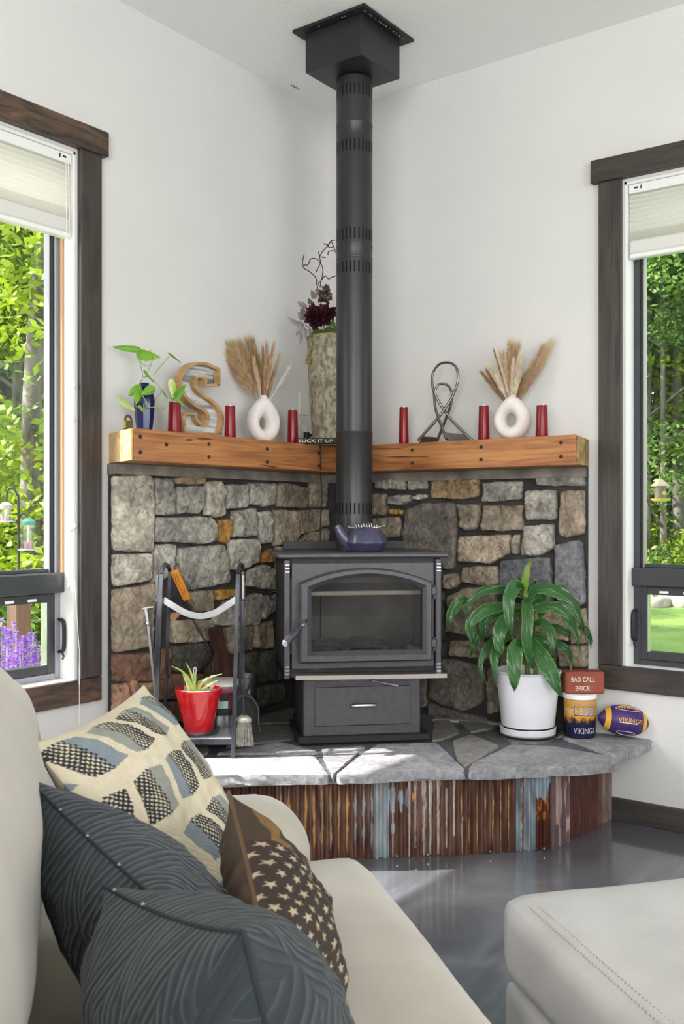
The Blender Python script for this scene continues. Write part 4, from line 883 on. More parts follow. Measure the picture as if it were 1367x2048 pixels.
# ------------------------------------------------ looped sculpture
m_sc = mat('pewter', hx('7c7974'), hx('8c8883'), rough=.33, metal=.9, scale=20)
scl = onx(887, 880, .12); scl.z = MT
sc = thing('loop_sculpture', scl, 'pewter sculpture of two interlocking teardrop loops standing on the right beam', 'sculpture')
def cz(zx, zy, xd): p = onx(840+zx/11.38, 710+zy/11.38, .13); p.x = xd; return p
lo1 = [(30,1960,.16),(250,1680,.15),(420,1450,.14),(560,1220,.13),(720,900,.12),(830,560,.12),(800,300,.12),(690,190,.12),(560,165,.12),(400,210,.12),(270,380,.12),(240,600,.12),(300,900,.125),(370,1200,.14),(480,1430,.155),(620,1700,.17),(740,1930,.18)]
lo2 = [(230,1960,.08),(420,1560,.09),(560,1270,.10),(640,1050,.105),(660,850,.11),(590,700,.11),(500,650,.115),(400,660,.12),(340,760,.125),(330,900,.125),(420,1120,.115),(560,1380,.10),(720,1590,.09),(880,1770,.08),(1030,1930,.07)]
for lp in (lo1, lo2):
    pts = bez([cz(*q) for q in lp], 6); zoff = MT+.004
    for q in pts: q.z = max(q.z+.0, zoff)
    n = len(pts); mb = MB(); mb.tube(pts, [.0052+.002*abs(i/n-.5) for i in range(n)], 10, up=(1, 0, 0)); mb.build('loop', m_sc, sc, smooth=60)
mb = MB(); a, b = cz(760, 1800, .16), cz(960, 1800, .08); mb.prism([cz(700, 1790, .175), cz(905, 1800, .08), (.075, cz(1030, 0, .08).y, MT), (.178, cz(740, 0, .17).y, MT)], (0, 0, .002)); mb.build('foot_plate', m_sc, sc)
mb = MB(); mb.prism([cz(130, 1870, .155), cz(270, 1870, .085), (.08, cz(225, 0, .08).y, MT), (.158, cz(40, 0, .17).y, MT)], (0, 0, .002)); mb.build('foot_plate', m_sc, sc)
# ------------------------------------------------ corner bucket vase with flowers
gc = at(664, 700, 4.22); gc.z = MT
m_galv = mat('patinated_galvanized', hx('75735f'), hx('b9b094'), rough=.6, metal=.1, scale=60, detail=9, ramp=(.38, .62), stretch=(1, 1, .6), dist=.6)
gv = thing('galvanized_vase', gc, 'tall patinated galvanized bucket vase in the corner behind the pipe', 'vase')
zt_ = CAMP.z+(1030-675)/1950*4.22; hv = zt_-MT
mb = MB(); mb.M = Matrix.Translation(gc); mb.lathe([(.083, 0), (.085, .004), (.103, hv*.62), (.105, hv*.63), (.1035, hv*.64), (.109, hv-.012), (.113, hv-.006), (.112, hv), (.105, hv), (.10, hv-.05)], seg=40); mb.build('body', m_galv, gv, smooth=40)
hp = at(623, 680, 4.20); m_rope = mat('jute_rope', hx('8b6a48'), hx('a5825c'), rough=.9, scale=90)
mb = MB(); mb.tube(bez([at(624, 676, 4.20), at(620, 700, 4.16), at(612, 722, 4.15), at(618, 724, 4.15), at(624, 705, 4.17), at(627, 678, 4.2)], 6), .0055, 8); mb.build('rope_handle', m_rope, gv)
fl_ = thing('flower_arrangement', gc+UP*(hv-.02), 'artificial flowers with burgundy bloom, grey leaves and twisted twigs in the bucket vase', 'flower arrangement')
def gz(zx, zy, d=0): return at(560+zx/4.765, 470+zy/4.765, 4.18+d)
tw = [[(345,480),(340,410),(280,350),(225,315),(212,260),(228,185)], [(222,285),(265,285),(285,235),(325,222),(370,250),(405,320),(398,410),(388,435)], [(340,355),(385,260),(375,210),(410,150),(460,95),(485,55),(520,50)], [(378,215),(365,160)], [(385,210),(432,215)], [(460,95),(410,82)], [(455,195),(460,160),(510,148)], [(388,435),(430,390),(460,418),(505,395)], [(485,60),(510,110),(530,170)], [(350,520),(360,470),(385,440),(380,500)], [(445,100),(480,120),(515,105)], [(500,400),(560,380),(700,340),(800,330),(850,300),(870,270)]]
mb = MB(); rr = random.Random(4)
for q in tw: mb.tube(bez([gz(x, y, rr.uniform(-.02, .02)) for x, y in q], 5), .0021, 6)
mb.build('twigs', mat('dark_twig', hx('3b3430'), rough=.8), fl_, smooth=60)
def petals(name, c, R_, n, mats, seed, up_=(0, 0, 0), cup=.3, wd=.5, face=None, ln=.55):
    r = random.Random(seed); mb = MB(); c = V(c); f = -FW if face is None else V(face)
    for k in range(n):
        th = r.random()*2*PI; el = (k/n)*1.35; d = (RT*math.cos(th)+UP*math.sin(th))*math.sin(el)+f*math.cos(el)
        b_ = c+d*R_*.35; t_ = c+d*R_*(.85+.3*r.random()); sd_ = d.cross(V((r.random()-.5, r.random()-.5, r.random()-.5))).normalized()
        mb.c = mats[k % len(mats)]; n0 = len(mb.v); heart(mb, b_, t_, sd_, R_*wd, cup, 5)
        for q in range(n0, len(mb.v)): mb.col[q] = mb.c
    mb.uv = {}; return mb.build(name, m_petal, fl_, smooth=180)
m_petal = mat('petal_cloth', (1, 1, 1), (.7, .7, .7), rough=.8, scale=30, attr=True)
petals('burgundy_bloom', gz(355, 780, -.07), .062, 90, [hx('3d0c1d'), hx('5b1329'), hx('2a0a16')], 1, wd=.55)
petals('burgundy_bloom', gz(440, 760, -.05), .052, 70, [hx('3d0c1d'), hx('2a0a16'), hx('4b1023')], 2, wd=.55)
petals('beige_bloom', gz(425, 570, -.04), .044, 34, [hx('8f7d70'), hx('a99485'), hx('6a544c')], 3, wd=.7)
petals('beige_bloom', gz(410, 640, -.05), .034, 22, [hx('8f7d70'), hx('7a6a60'), hx('5d463f')], 4, wd=.7)
gl = [(210,850,150,960),(215,870,190,1040),(225,880,245,1030),(200,860,60,780),(205,850,110,830),(220,800,165,730),(235,760,190,700),(250,690,160,630),(240,800,215,690),(280,900,270,960),(300,650,270,600),(330,600,295,520),(460,830,520,900)]
mb = MB(); rr = random.Random(8)
for x0_, y0_, x1_, y1_ in gl: heart(mb, gz(x0_, y0_, -.04), gz(x1_, y1_, -.06+rr.uniform(-.02, .02)), (rr.random()-.5, rr.random()-.5, 1) if abs(x1_-x0_) > abs(y1_-y0_) else (1, -.6, .2), .026, .25, 6)
mb.tube(bez([gz(330, 930, -.02), gz(240, 860, -.04), gz(200, 850, -.05)], 5), .002, 6); mb.uv = {}; mb.build('grey_leaves', mat('grey_leaf', hx('7f7b78'), hx('a19c98'), rough=.7, scale=20), fl_, smooth=180)
mb = MB()
for x0_, y0_, x1_, y1_ in ((340, 980, 350, 870), (420, 990, 455, 870), (480, 990, 500, 800), (400, 990, 390, 890), (560, 990, 600, 820)): heart(mb, gz(x0_, y0_, -.02), gz(x1_, y1_, -.06), (1, -.6, .1), .05, .15, 6)
mb.uv = {}; mb.build('green_leaves', mat('dull_green_leaf', hx('5d7338'), hx('70873f'), rough=.6), fl_, smooth=180)
mb = MB()
for k in range(6): q = gz(330+k*40, 960, -.0); mb.tube([gc+UP*(hv-.1)+RT*(k-3)*.008, gc+UP*(hv+.06)+RT*(k-3)*.012-FW*.03], .003, 6)
mb.build('stems', m_stem, fl_)
# ------------------------------------------------ sign across the corner
m_text = mat('white_lettering', hx('e4e2dc'), rough=.8); m_signb = mat('black_painted_board', hx('272523'), rough=.7)
def text_mesh(s, size, ext=.0006, font=None):
    cu = bpy.data.curves.new('t', 'FONT'); cu.body = s; cu.size = size; cu.extrude = ext; cu.align_x = 'CENTER'; cu.align_y = 'CENTER'; cu.resolution_u = 3; cu.space_character = 1.0
    ob = bpy.data.objects.new('t', cu); COL.objects.link(ob); dg = bpy.context.evaluated_depsgraph_get(); me = bpy.data.meshes.new_from_object(ob.evaluated_get(dg))
    vs_ = [v.co.copy() for v in me.vertices]; fs = [tuple(p.vertices) for p in me.polygons]; bpy.data.objects.remove(ob); bpy.data.meshes.remove(me)
    xs = [v.x for v in vs_]; ys = [v.y for v in vs_]; cx_, cy_ = (min(xs)+max(xs))/2, (min(ys)+max(ys))/2
    return [V((v.x-cx_, v.y-cy_, v.z)) for v in vs_], fs, max(xs)-min(xs), max(ys)-min(ys)
a_ = at(594, 879, 4.06); b_ = at(744, 881, 4.06); sc0 = (a_+b_)/2; zt2 = MT
sg = thing('message_sign', (sc0.x, sc0.y, MT), 'thin black block sign reading SUCK IT UP across the mantel corner', 'sign')
W_ = (b_-a_).length; HS = .024
SGM = Matrix.Translation((sc0.x, sc0.y, MT+HS/2)) @ Matrix((RT, UP, -FW)).transposed().to_4x4()
mb = MB(); mb.M = SGM; mb.box((-W_/2, -HS/2, -.03), (W_/2, HS/2, 0), .001); mb.build('board', m_signb, sg)
def lettering(s, size, M, parent, width=None, height=None, mat_=None, name='lettering', bend=None, ext=.0006):
    vs_, fs, w0, h0 = text_mesh(s, size, ext); sx = (width/w0) if width else 1; sy = (height/h0) if height else (1 if not width else sx)
    P = [V((v.x*sx, v.y*sy, v.z)) for v in vs_]
    if bend: P = [V(bend(v)) for v in P]
    mb = MB(); mb.M = M; mb.add(P, fs); return mb.build(name, mat_ or m_text, parent)
lettering('SUCK IT UP', .02, SGM @ Matrix.Translation((-W_/2+W_*.25, 0, .0008)), sg, width=W_*.455, height=.0125)
lettering('BUTTERCUP', .02, SGM @ Matrix.Translation((-W_/2+W_*.735, 0, .0008)), sg, width=W_*.41, height=.0125)
# ------------------------------------------------ wall plates, plug and cord
def plate(name, lb, u0, v0, u1, v1, cat):
    a, b = ony(u0, v0, 0), ony(u1, v1, 0); t = thing(name, ((a.x+b.x)/2, 0, b.z), lb, cat); mb = MB(); mb.box((a.x, 0.0005, a.z), (b.x, .006, b.z), .003); mb.build('cover', m_offw, t); return t, a, b
plate('blank_wall_plate', 'plain white wall plate above the outlet', 597, 785, 616, 832, 'wall plate')
ot, a, b = plate('wall_outlet', 'white wall outlet with a black plug in it, behind the corner sign', 597, 838, 616, 893, 'outlet')
mb = MB(); mx_ = (a.x+b.x)/2
for dz in (.02, -.02): mb.box((mx_-.016, .004, (a.z+b.z)/2+dz-.015), (mx_+.016, .0075, (a.z+b.z)/2+dz+.015), .003)
mb.build('socket', m_white, ot)
pg = (a+b)/2
pw = thing('power_cord', (mx_, .02, pg.z-.02), 'black power cord plugged into the outlet and hanging over the mantel towards the stove', 'cord')
q0 = V((mx_, .02, pg.z-.012)); mb = MB(); mb.box((q0.x-.014, .0078, q0.z-.014), (q0.x+.014, .030, q0.z+.014), .004); mb.tube([q0+V((-.012, .008, 0)), q0+V((-.034, .012, .001))], .006, 8); mb.build('plug', m_black, pw)
pth = [q0+V((-.034, .012, .001)), at(631, 868, 4.37), at(637, 880, 4.21), at(640, 893, 4.14), at(641, 930, 4.14)+V((0, 0, 0)), at(641, 950, 4.17), at(643, 990, 4.17), at(641, 1040, 4.18), at(640, 1090, 4.18), at(636, 1130, 4.14)]
mb = MB(); mb.tube(bez(pth, 6), .0028, 8); mb.build('cable', m_black, pw, smooth=60)
hk = ony(563, 179, 0); c0 = V((hk.x, .07, CH))
hk_ = thing('ceiling_hook', (c0.x, c0.y, CH-.012), 'tiny dark hooks fixed to the ceiling near the left wall edge', 'hook')
mb = MB()
for k in range(3): p = V((c0.x-.02+.02*k, c0.y, CH-.001)); mb.tube([p, p-UP*.006, p+V((-.006, .004, -.010)), p+V((-.011, .004, -.006))], .0016, 6)
mb.build('hooks', m_black, hk_)
# ------------------------------------------------ dracaena in white planter
pt = V((.205, 1.115, HZ)); m_plant = mat('white_planter_glaze', hx('dcdce2'), hx('e4e4ea'), rough=.3, coat=.2)
YP = (pt-CAMP).dot(FW); pt = at(1055, 1030, YP); pt.z = HZ
tp = thing('planter', pt, 'tall round white planter with attached saucer on the hearth, right of the stove', 'planter')
mb = MB(); mb.M = Matrix.Translation(pt); zt_ = CAMP.z-(1342-1030)/1950*YP-HZ
mb.lathe([(.098, .038), (.1005, .040), (.122, zt_-.004), (.127, zt_), (.128, zt_+.004), (.122, zt_+.006), (.118, zt_-.03)], seg=56); mb.build('pot_body', m_plant, tp, smooth=40)
mb = MB(); mb.M = Matrix.Translation(pt); mb.lathe([(.094, .028), (.094, .042)], seg=48); mb.build('shadow_gap', m_black, tp)
mb = MB(); mb.M = Matrix.Translation(pt); mb.lathe([(.100, .006), (.104, .008), (.107, .032), (.103, .034), (.098, .028)], seg=56); mb.build('saucer', m_plant, tp, smooth=40)
mb = MB(); mb.M = Matrix.Translation(pt); mb.lathe([(.112, 0), (.119, .003), (.124, .016), (.121, .017), (.115, .006)], seg=56); mb.build('clear_tray', m_clear, tp, smooth=40)
mb = MB(); mb.M = Matrix.Translation(pt); mb.lathe([(.116, zt_-.04), (.118, zt_-.03), (.05, zt_-.025), (.0, zt_-.025)], seg=40, cap=False); mb.build('potting_soil', mat('soil', hx('2e261f'), hx('463a2e'), rough=1, scale=40, bump=.01, bscale=80), tp)
def leaf_mat(name, c1, c2, c3, edge):
    m = bpy.data.materials.new(name); m.use_nodes = True; n = m.node_tree; L = n.links; b = n.nodes['Principled BSDF']
    uv = n.nodes.new('ShaderNodeUVMap'); sp = n.nodes.new('ShaderNodeSeparateXYZ'); L.new(uv.outputs[0], sp.inputs[0])
    w_ = n.nodes.new('ShaderNodeTexWave'); w_.inputs['Scale'].default_value = 4.5; w_.inputs['Distortion'].default_value = .6; mp = n.nodes.new('ShaderNodeMapping'); mp.inputs['Scale'].default_value = (1, .05, 1)
    L.new(uv.outputs[0], mp.inputs[0]); L.new(mp.outputs[0], w_.inputs[0])
    r = n.nodes.new('ShaderNodeValToRGB'); r.color_ramp.elements[0].color = (*c1, 1); r.color_ramp.elements[1].color = (*c2, 1); L.new(w_.outputs[1], r.inputs[0])
    rr_ = n.nodes.new('ShaderNodeValToRGB'); e = rr_.color_ramp.elements; e[0].position = 0; e[0].color = (1, 1, 1, 1); e[1].position = 1; e[1].color = (1, 1, 1, 1)
    for p_, c_ in ((.025, 1), (.05, 0), (.95, 0), (.975, 1)): k = e.new(p_); k.color = (c_, c_, c_, 1)
    L.new(sp.outputs[0], rr_.inputs[0]); mx = n.nodes.new('ShaderNodeMix'); mx.data_type = 'RGBA'; L.new(rr_.outputs[0], mx.inputs[0]); L.new(r.outputs[0], mx.inputs[6]); mx.inputs[7].default_value = (*edge, 1)
    rt = n.nodes.new('ShaderNodeValToRGB'); rt.color_ramp.elements[0].position = .93; rt.color_ramp.elements[1].position = 1.0; L.new(sp.outputs[1], rt.inputs[0])
    m2 = n.nodes.new('ShaderNodeMix'); m2.data_type = 'RGBA'; L.new(rt.outputs[0], m2.inputs[0]); L.new(mx.outputs[2], m2.inputs[6]); m2.inputs[7].default_value = (*c3, 1)
    L.new(m2.outputs[2], b.inputs['Base Color']); b.inputs['Roughness'].default_value = .22; b.inputs['Coat Weight'].default_value = .6; b.inputs['Coat Roughness'].default_value = .15
    bp = n.nodes.new('ShaderNodeBump'); bp.inputs['Distance'].default_value = .0015; L.new(w_.outputs[1], bp.inputs['Height']); L.new(bp.outputs[0], b.inputs['Normal'])
    tr = n.nodes.new('ShaderNodeBsdfTranslucent'); ms = n.nodes.new('ShaderNodeMixShader'); ms.inputs[0].default_value = .2; L.new(m2.outputs[2], tr.inputs[0]); L.new(b.outputs[0], ms.inputs[1]); L.new(tr.outputs[0], ms.inputs[2]); L.new(ms.outputs[0], n.nodes['Material Output'].inputs[0])
    return m
m_dl = leaf_mat('dracaena_leaf', hx('194820'), hx('55934b'), hx('b9b85a'), hx('7fa548'))
m_dn = leaf_mat('dracaena_new_leaf', hx('7fa83a'), hx('b4cf55'), hx('9dc04a'), hx('6f9a3a'))
dp = thing('dracaena', pt+UP*(zt_-.025), 'leafy green corn plant with long arching striped leaves in the white planter', 'plant')
mb = MB(); mb.tube(bez([pt+UP*(zt_-.026), at(1050, 1260, YP), at(1050, 1185, YP)], 8), [.011]*17, 12); mb.build('cane', mat('plant_cane', hx('54602f'), hx('77804a'), rough=.7, scale=5, stretch=(1, 1, 20)), dp, smooth=60)
mb = MB(); mb.tube(bez([pt+UP*(zt_-.026)+RT*.03, at(1072, 1280, YP+.02), at(1070, 1215, YP+.02)], 8), [.009]*17, 12); mb.build('cane', MATS['plant_cane'], dp, smooth=60)
def strap(pts, wid, m, tw=0, name='leaf', par=None, fold=.38, prof=None):
    P = bez(pts, 7); n = len(P)-1
    def fn(a, b):
        i = b*n; k = min(int(i), n-1); f = i-k; p = P[k].lerp(P[k+1], f); t = (P[min(k+1, n)]-P[max(k, 0)]).normalized()
        view = (CAMP-p).normalized(); sd_ = t.cross(view)
        sd_ = sd_.normalized() if sd_.length > .05 else RT.copy()
        sd_ = Matrix.Rotation(tw*(b-.3), 3, t) @ sd_; nn = sd_.cross(t)
        if nn.dot(view) < 0: nn = -nn
        w_ = wid*(.38+.62*min(1, b/.32)**.8)*(1-max(0, (b-.45)/.55)**1.7)+.001; s_ = 2*a-1
        return p+sd_*(s_*w_/2*math.cos(fold))+nn*(-abs(s_)*w_/2*math.sin(fold)*-1 + .004*math.sin(b*21+s_*5)*abs(s_))
    mb = MB(); mb.grid(fn, 8, max(16, n)); return mb.build(name, m, par or dp, smooth=180)
YQ = YP
def dz(L_): return [at(870+x/3.038, 1100+y/3.038, YQ+d) for x, y, d in L_]
DR = [([(545,280,0),(545,200,-.01),(560,110,-.01),(598,52,0)], .020, m_dn, 0), ([(535,260,.01),(515,200,.01),(500,150,.02)], .014, m_dl, .3), ([(555,260,.02),(590,220,.03),(615,185,.05)], .018, m_dl, 0),
 ([(530,250,-.02),(490,215,-.06),(450,290,-.10),(450,420,-.12),(475,550,-.12)], .036, m_dl, .2), ([(545,330,-.02),(555,310,-.07),(560,420,-.11),(555,560,-.12),(575,680,-.12),(605,735,-.12)], .032, m_dl, -.4),
 ([(530,280,0),(440,245,-.03),(330,240,-.05),(240,280,-.06),(185,370,-.06),(180,430,-.06)], .024, m_dl, .6), ([(200,300,-.03),(140,320,-.04),(90,400,-.05),(65,500,-.05)], .030, m_dl, -.3),
 ([(520,340,0),(400,345,-.05),(300,370,-.08),(220,440,-.09),(215,520,-.09),(235,595,-.09)], .034, m_dl, .5), ([(515,370,.02),(400,380,-.01),(330,400,-.02),(290,470,-.02),(290,570,-.02)], .036, m_dl, 0),
 ([(500,400,-.02),(430,420,-.06),(390,500,-.09),(390,590,-.10),(425,665,-.10)], .038, m_dl, .4), ([(480,500,0),(400,560,-.05),(360,640,-.09),(360,740,-.11),(375,838,-.12)], .026, m_dl, -.5),
 ([(470,470,.0),(360,540,-.03),(300,620,-.06),(275,720,-.07),(320,830,-.08)], .020, m_dl, .3), ([(530,560,-.05),(490,590,-.10),(480,680,-.13),(480,790,-.14),(480,860,-.14)], .044, m_dl, 0),
 ([(580,540,-.04),(640,640,-.10),(690,730,-.13),(730,820,-.14),(770,892,-.14)], .046, m_dl, -.3), ([(560,290,.01),(620,235,.0),(720,245,-.02),(820,310,-.03),(880,420,-.04),(905,520,-.04)], .036, m_dl, .3),
 ([(570,310,.03),(660,240,.04),(770,250,.05),(860,310,.05),(905,400,.05),(915,470,.05)], .030, m_dl, -.2), ([(560,370,0),(640,350,-.03),(740,350,-.05),(810,410,-.06),(850,500,-.06),(890,640,-.07)], .034, m_dl, .4),
 ([(600,450,-.02),(650,440,-.06),(700,500,-.09),(710,590,-.10),(725,680,-.10)], .026, m_dl, -.5), ([(600,520,-.02),(650,560,-.05),(690,610,-.07),(730,660,-.08)], .034, m_dl, .2), ([(610,500,0),(700,550,.0),(780,590,-.02),(820,640,-.02),(825,710,-.02)], .022, m_dl, .4),
 ([(560,350,.04),(620,300,.06),(640,360,.07),(600,440,.06)], .045, m_dl, 0), ([(500,390,.03),(340,410,.02),(260,520,.0),(230,600,0),(215,660,0)], .024, m_dl, .3), ([(870,470,-.01),(915,480,-.02),(940,540,-.02),(945,600,-.02)], .016, m_dl, .7), ([(590,480,.03),(720,470,.04),(820,520,.04),(830,580,.04)], .022, m_dl, 0),
 ([(560,500,.03),(600,560,.0),(600,640,-.02),(590,700,-.02)], .030, m_dl, 0), ([(830,650,-.02),(825,720,-.03),(822,800,-.05)], .005, m_dn, 0)]
for pts, wd_, mm, tw_ in DR: strap(dz(pts), wd_*1.4, mm, tw_)
# ------------------------------------------------ cup, brick, football
cpx = onz(1160, 1463, HZ); cpx = V((.105, cpx.y+.02, HZ)); Yc = (cpx-CAMP).dot(FW); cpx = at(1159, 1000, Yc); cpx.z = HZ
m_cup = bpy.data.materials.new('printed_cup'); m_cup.use_nodes = True
def cup_mat():
    n = m_cup.node_tree; L = n.links; b = n.nodes['Principled BSDF']; tc = n.nodes.new('ShaderNodeTexCoord'); sp = n.nodes.new('ShaderNodeSeparateXYZ'); L.new(tc.outputs['Object'], sp.inputs[0])
    no = n.nodes.new('ShaderNodeTexNoise'); no.inputs['Scale'].default_value = 60; L.new(tc.outputs['Object'], no.inputs[0])
    ad = n.nodes.new('ShaderNodeMath'); ad.operation = 'MULTIPLY_ADD'; ad.inputs[1].default_value = .05; L.new(no.outputs[0], ad.inputs[0]); L.new(sp.outputs[2], ad.inputs[2])
    mr_ = n.nodes.new('ShaderNodeMapRange'); mr_.inputs[1].default_value = .025; mr_.inputs[2].default_value = .20; L.new(ad.outputs[0], mr_.inputs[0])
    r = n.nodes.new('ShaderNodeValToRGB'); e = r.color_ramp.elements; e[0].position = 0; e[0].color = (*hx('1b1a3a'), 1); e[1].position = 1; e[1].color = (*hx('3a2f5c'), 1)
    for p_, c_ in ((.36, '1b1a3a'), (.40, '8a5a2a'), (.47, 'd79a35'), (.60, 'e0b878'), (.66, 'c8922e'), (.80, 'd8a04a'), (.88, 'b98a78'), (.94, '57426e')): k = e.new(p_); k.color = (*hx(c_), 1)
    L.new(mr_.outputs[0], r.inputs[0]); L.new(r.outputs[0], b.inputs['Base Color']); b.inputs['Roughness'].default_value = .35
cup_mat()
hc = CAMP.z-(1392-1030)/1950*Yc-HZ; rc = 32.5/1950*Yc
cu_ = thing('plastic_cup', cpx, 'purple and gold printed plastic cup with LOUD! and VIKINGS lettering, under the brick', 'cup')
mb = MB(); mb.M = Matrix.Translation(cpx); mb.lathe([(rc*.90, 0), (rc*.93, .004), (rc*.99, hc), (rc*.9, hc)], seg=48); mb.build('cup_wall', m_cup, cu_, smooth=40)
mb = MB(); mb.M = Matrix.Translation(cpx); mb.lathe([(rc*.99, hc-.006), (rc*1.04, hc-.004), (rc*1.04, hc+.010), (rc*1.0, hc+.014), (rc*.9, hc+.014)], seg=48); mb.build('rim', m_white, cu_, smooth=40)
def wrap(r_, zc, slope=0, up_=0):
    def f(v):
        a = v.x/r_; return (math.sin(a)*r_, math.cos(a)*r_, zc+v.y+slope*v.x)
    return f
CUM = Matrix.Translation(cpx) @ Matrix((RT, -FW, UP)).transposed().to_4x4()
def wraptext(s, w_, h_, zc, par, m_, rr_, dx=0, slope=0):
    vs_, fs, w0, h0 = text_mesh(s, .1, .0001); sx, sy = w_/w0, h_/h0; mb = MB(); mb.M = CUM
    P = []
    for v in vs_:
        x, y = v.x*sx+dx, v.y*sy; a = x/rr_; rad = rr_+(.0012 if v.z > 0 else .0004); P.append((math.sin(a)*rad, math.cos(a)*rad, zc+y+slope*x))
    mb.add(P, fs); return mb.build('lettering', m_, par)
m_lav = mat('lavender_print', hx('b9b6d6'), rough=.4); m_dkp = mat('navy_print', hx('20203f'), rough=.4)
wraptext('LOUD!', .084, .037, hc*.685, cu_, m_dkp, rc*.985, .007, -.05); wraptext('LOUD!', .079, .031, hc*.69, cu_, m_lav, rc*1.0, .006, -.05); wraptext("LET'S GET", .06, .010, hc*.875, cu_, m_lav, rc*.995, -.006)
wraptext('VIKINGS', .083, .022, hc*.20, cu_, m_lav, rc*.97, .004)
bkM = Matrix.Translation((cpx.x, cpx.y, HZ+hc+.0145)) @ Matrix((RT, FW, UP)).transposed().to_4x4()
bl = (1204-1127)/1950*Yc; bh = (1380-1337)/1950*Yc
bk = thing('novelty_brick', (cpx.x, cpx.y, HZ+hc+.0145), 'red-brown foam brick lettered BAD CALL BRICK resting on the cup', 'brick')
mb = MB(); mb.M = bkM; mb.box((-bl*.42, -.035, 0), (bl*.58, .035, bh), .005); mb.build('brick_body', mat('foam_brick', hx('8e4634'), hx('99503c'), rough=.8, scale=30, bump=.0008, bscale=200), bk)
m_tx = m_text
LB = Matrix.Rotation(PI/2, 4, 'X')
lettering('BAD CALL', .1, bkM @ Matrix.Translation((bl*.02, -.0355, bh*.66)) @ LB, bk, width=bl*.60, height=bh*.22)
lettering('BRICK', .1, bkM @ Matrix.Translation((bl*.02, -.0355, bh*.26)) @ LB, bk, width=bl*.38, height=bh*.22)
# football
Yf = (onz(1246, 1472, HZ)-CAMP).dot(FW)-.03
fc = at(1247, 1444, Yf); fl2 = 106/1950*Yf; fr = .058; fc.z = HZ+fr+.008
ft = thing('football', (fc.x, fc.y, HZ), 'small purple football with yellow end bands and VIKINGS lettering at the hearth tip', 'football')
ang = math.radians(8); AX = (RT*math.cos(ang)-UP*math.sin(ang)); FBM = Matrix.Translation(fc) @ Matrix((AX, -FW, AX.cross(-FW)*-1 if (AX.cross(-FW)).z < 0 else AX.cross(-FW))).transposed().to_4x4()
def frad(x): return fr*max(0, 1-(abs(x)/(fl2/2))**2.15)**.72
m_pur = mat('purple_rubber', hx('3c2363'), hx('43296b'), rough=.4, bump=.0004, bscale=500, scale=20); m_yel = mat('yellow_rubber', hx('dca32a'), hx('e2ac35'), rough=.45, scale=20)
def fsec(x0_, x1_, nm, m_, k=16, off=0):
    mb = MB(); mb.M = FBM; vs_ = []; seg = 40
    for i in range(k+1):
        x = x0_+(x1_-x0_)*i/k; r_ = frad(x)+off
        for j in range(seg): t = 2*PI*j/seg; vs_.append((x, r_*math.cos(t), r_*math.sin(t)))
    mb.add(vs_, [(i*seg+j, i*seg+(j+1) % seg, (i+1)*seg+(j+1) % seg, (i+1)*seg+j) for i in range(k) for j in range(seg)]); return mb.build(nm, m_, ft, smooth=60)
h2 = fl2/2
fsec(-h2, h2, 'ball_skin', m_pur, 60); fsec(-h2*.78, -h2*.60, 'yellow_band', m_yel, 10, .0012); fsec(h2*.62, h2*.78, 'yellow_band', m_yel, 10, .0012)
def fwrap(s, w_, h_, x0_, a0, m_, nm='lettering'):
    vs_, fs, w0, h0 = text_mesh(s, .1, .0003); mb = MB(); mb.M = FBM; P = []
    for v in vs_:
        x = v.x*w_/w0+x0_; a = a0+v.y*h_/h0/fr; r_ = frad(x)+(.0016 if v.z > 0 else .0005); P.append((x, r_*math.cos(a), r_*math.sin(a)))
    mb.add(P, fs); return mb.build(nm, m_, ft)
fwrap('VIKINGS', h2*.92, .017, .008, .20, m_yel)
def fpatch(x0_, x1_, a0, a1, nm, m_, off=.0014, n=14):
    mb = MB(); mb.M = FBM; mb.grid(lambda p, q: (x0_+(x1_-x0_)*p, (frad(x0_+(x1_-x0_)*p)+off)*math.cos(a0+(a1-a0)*q), (frad(x0_+(x1_-x0_)*p)+off)*math.sin(a0+(a1-a0)*q)), n, 4); mb.uv = {}; return mb.build(nm, m_, ft, smooth=180)
fpatch(-.034, .036, .0, .05, 'underline', m_text)
for k in range(8): x = -.036+.0095*k; fpatch(x, x+.005, .98, 1.22, 'lace', m_yel, .004, 3)
fpatch(-.040, .036, 1.07, 1.12, 'lace', m_yel, .0035)
mb = MB(); mb.M = FBM; mb.tube([( .044*math.cos(t), (frad(.044*math.cos(t))+.0008)*math.cos(1.1+.24*math.sin(t)), (frad(.044*math.cos(t))+.0008)*math.sin(1.1+.24*math.sin(t))) for t in [2*PI*k/40 for k in range(41)]], .0009, 5); mb.build('seam_outline', m_text, ft)
mb = MB(); mb.M = FBM; mb.tube([( .034*math.cos(t), (frad(.034*math.cos(t))+.0008)*math.cos(-.78+.2*math.sin(t)), (frad(.034*math.cos(t))+.0008)*math.sin(-.78+.2*math.sin(t))) for t in [2*PI*k/40 for k in range(41)]], .0009, 5); mb.build('emblem_ring', m_text, ft)
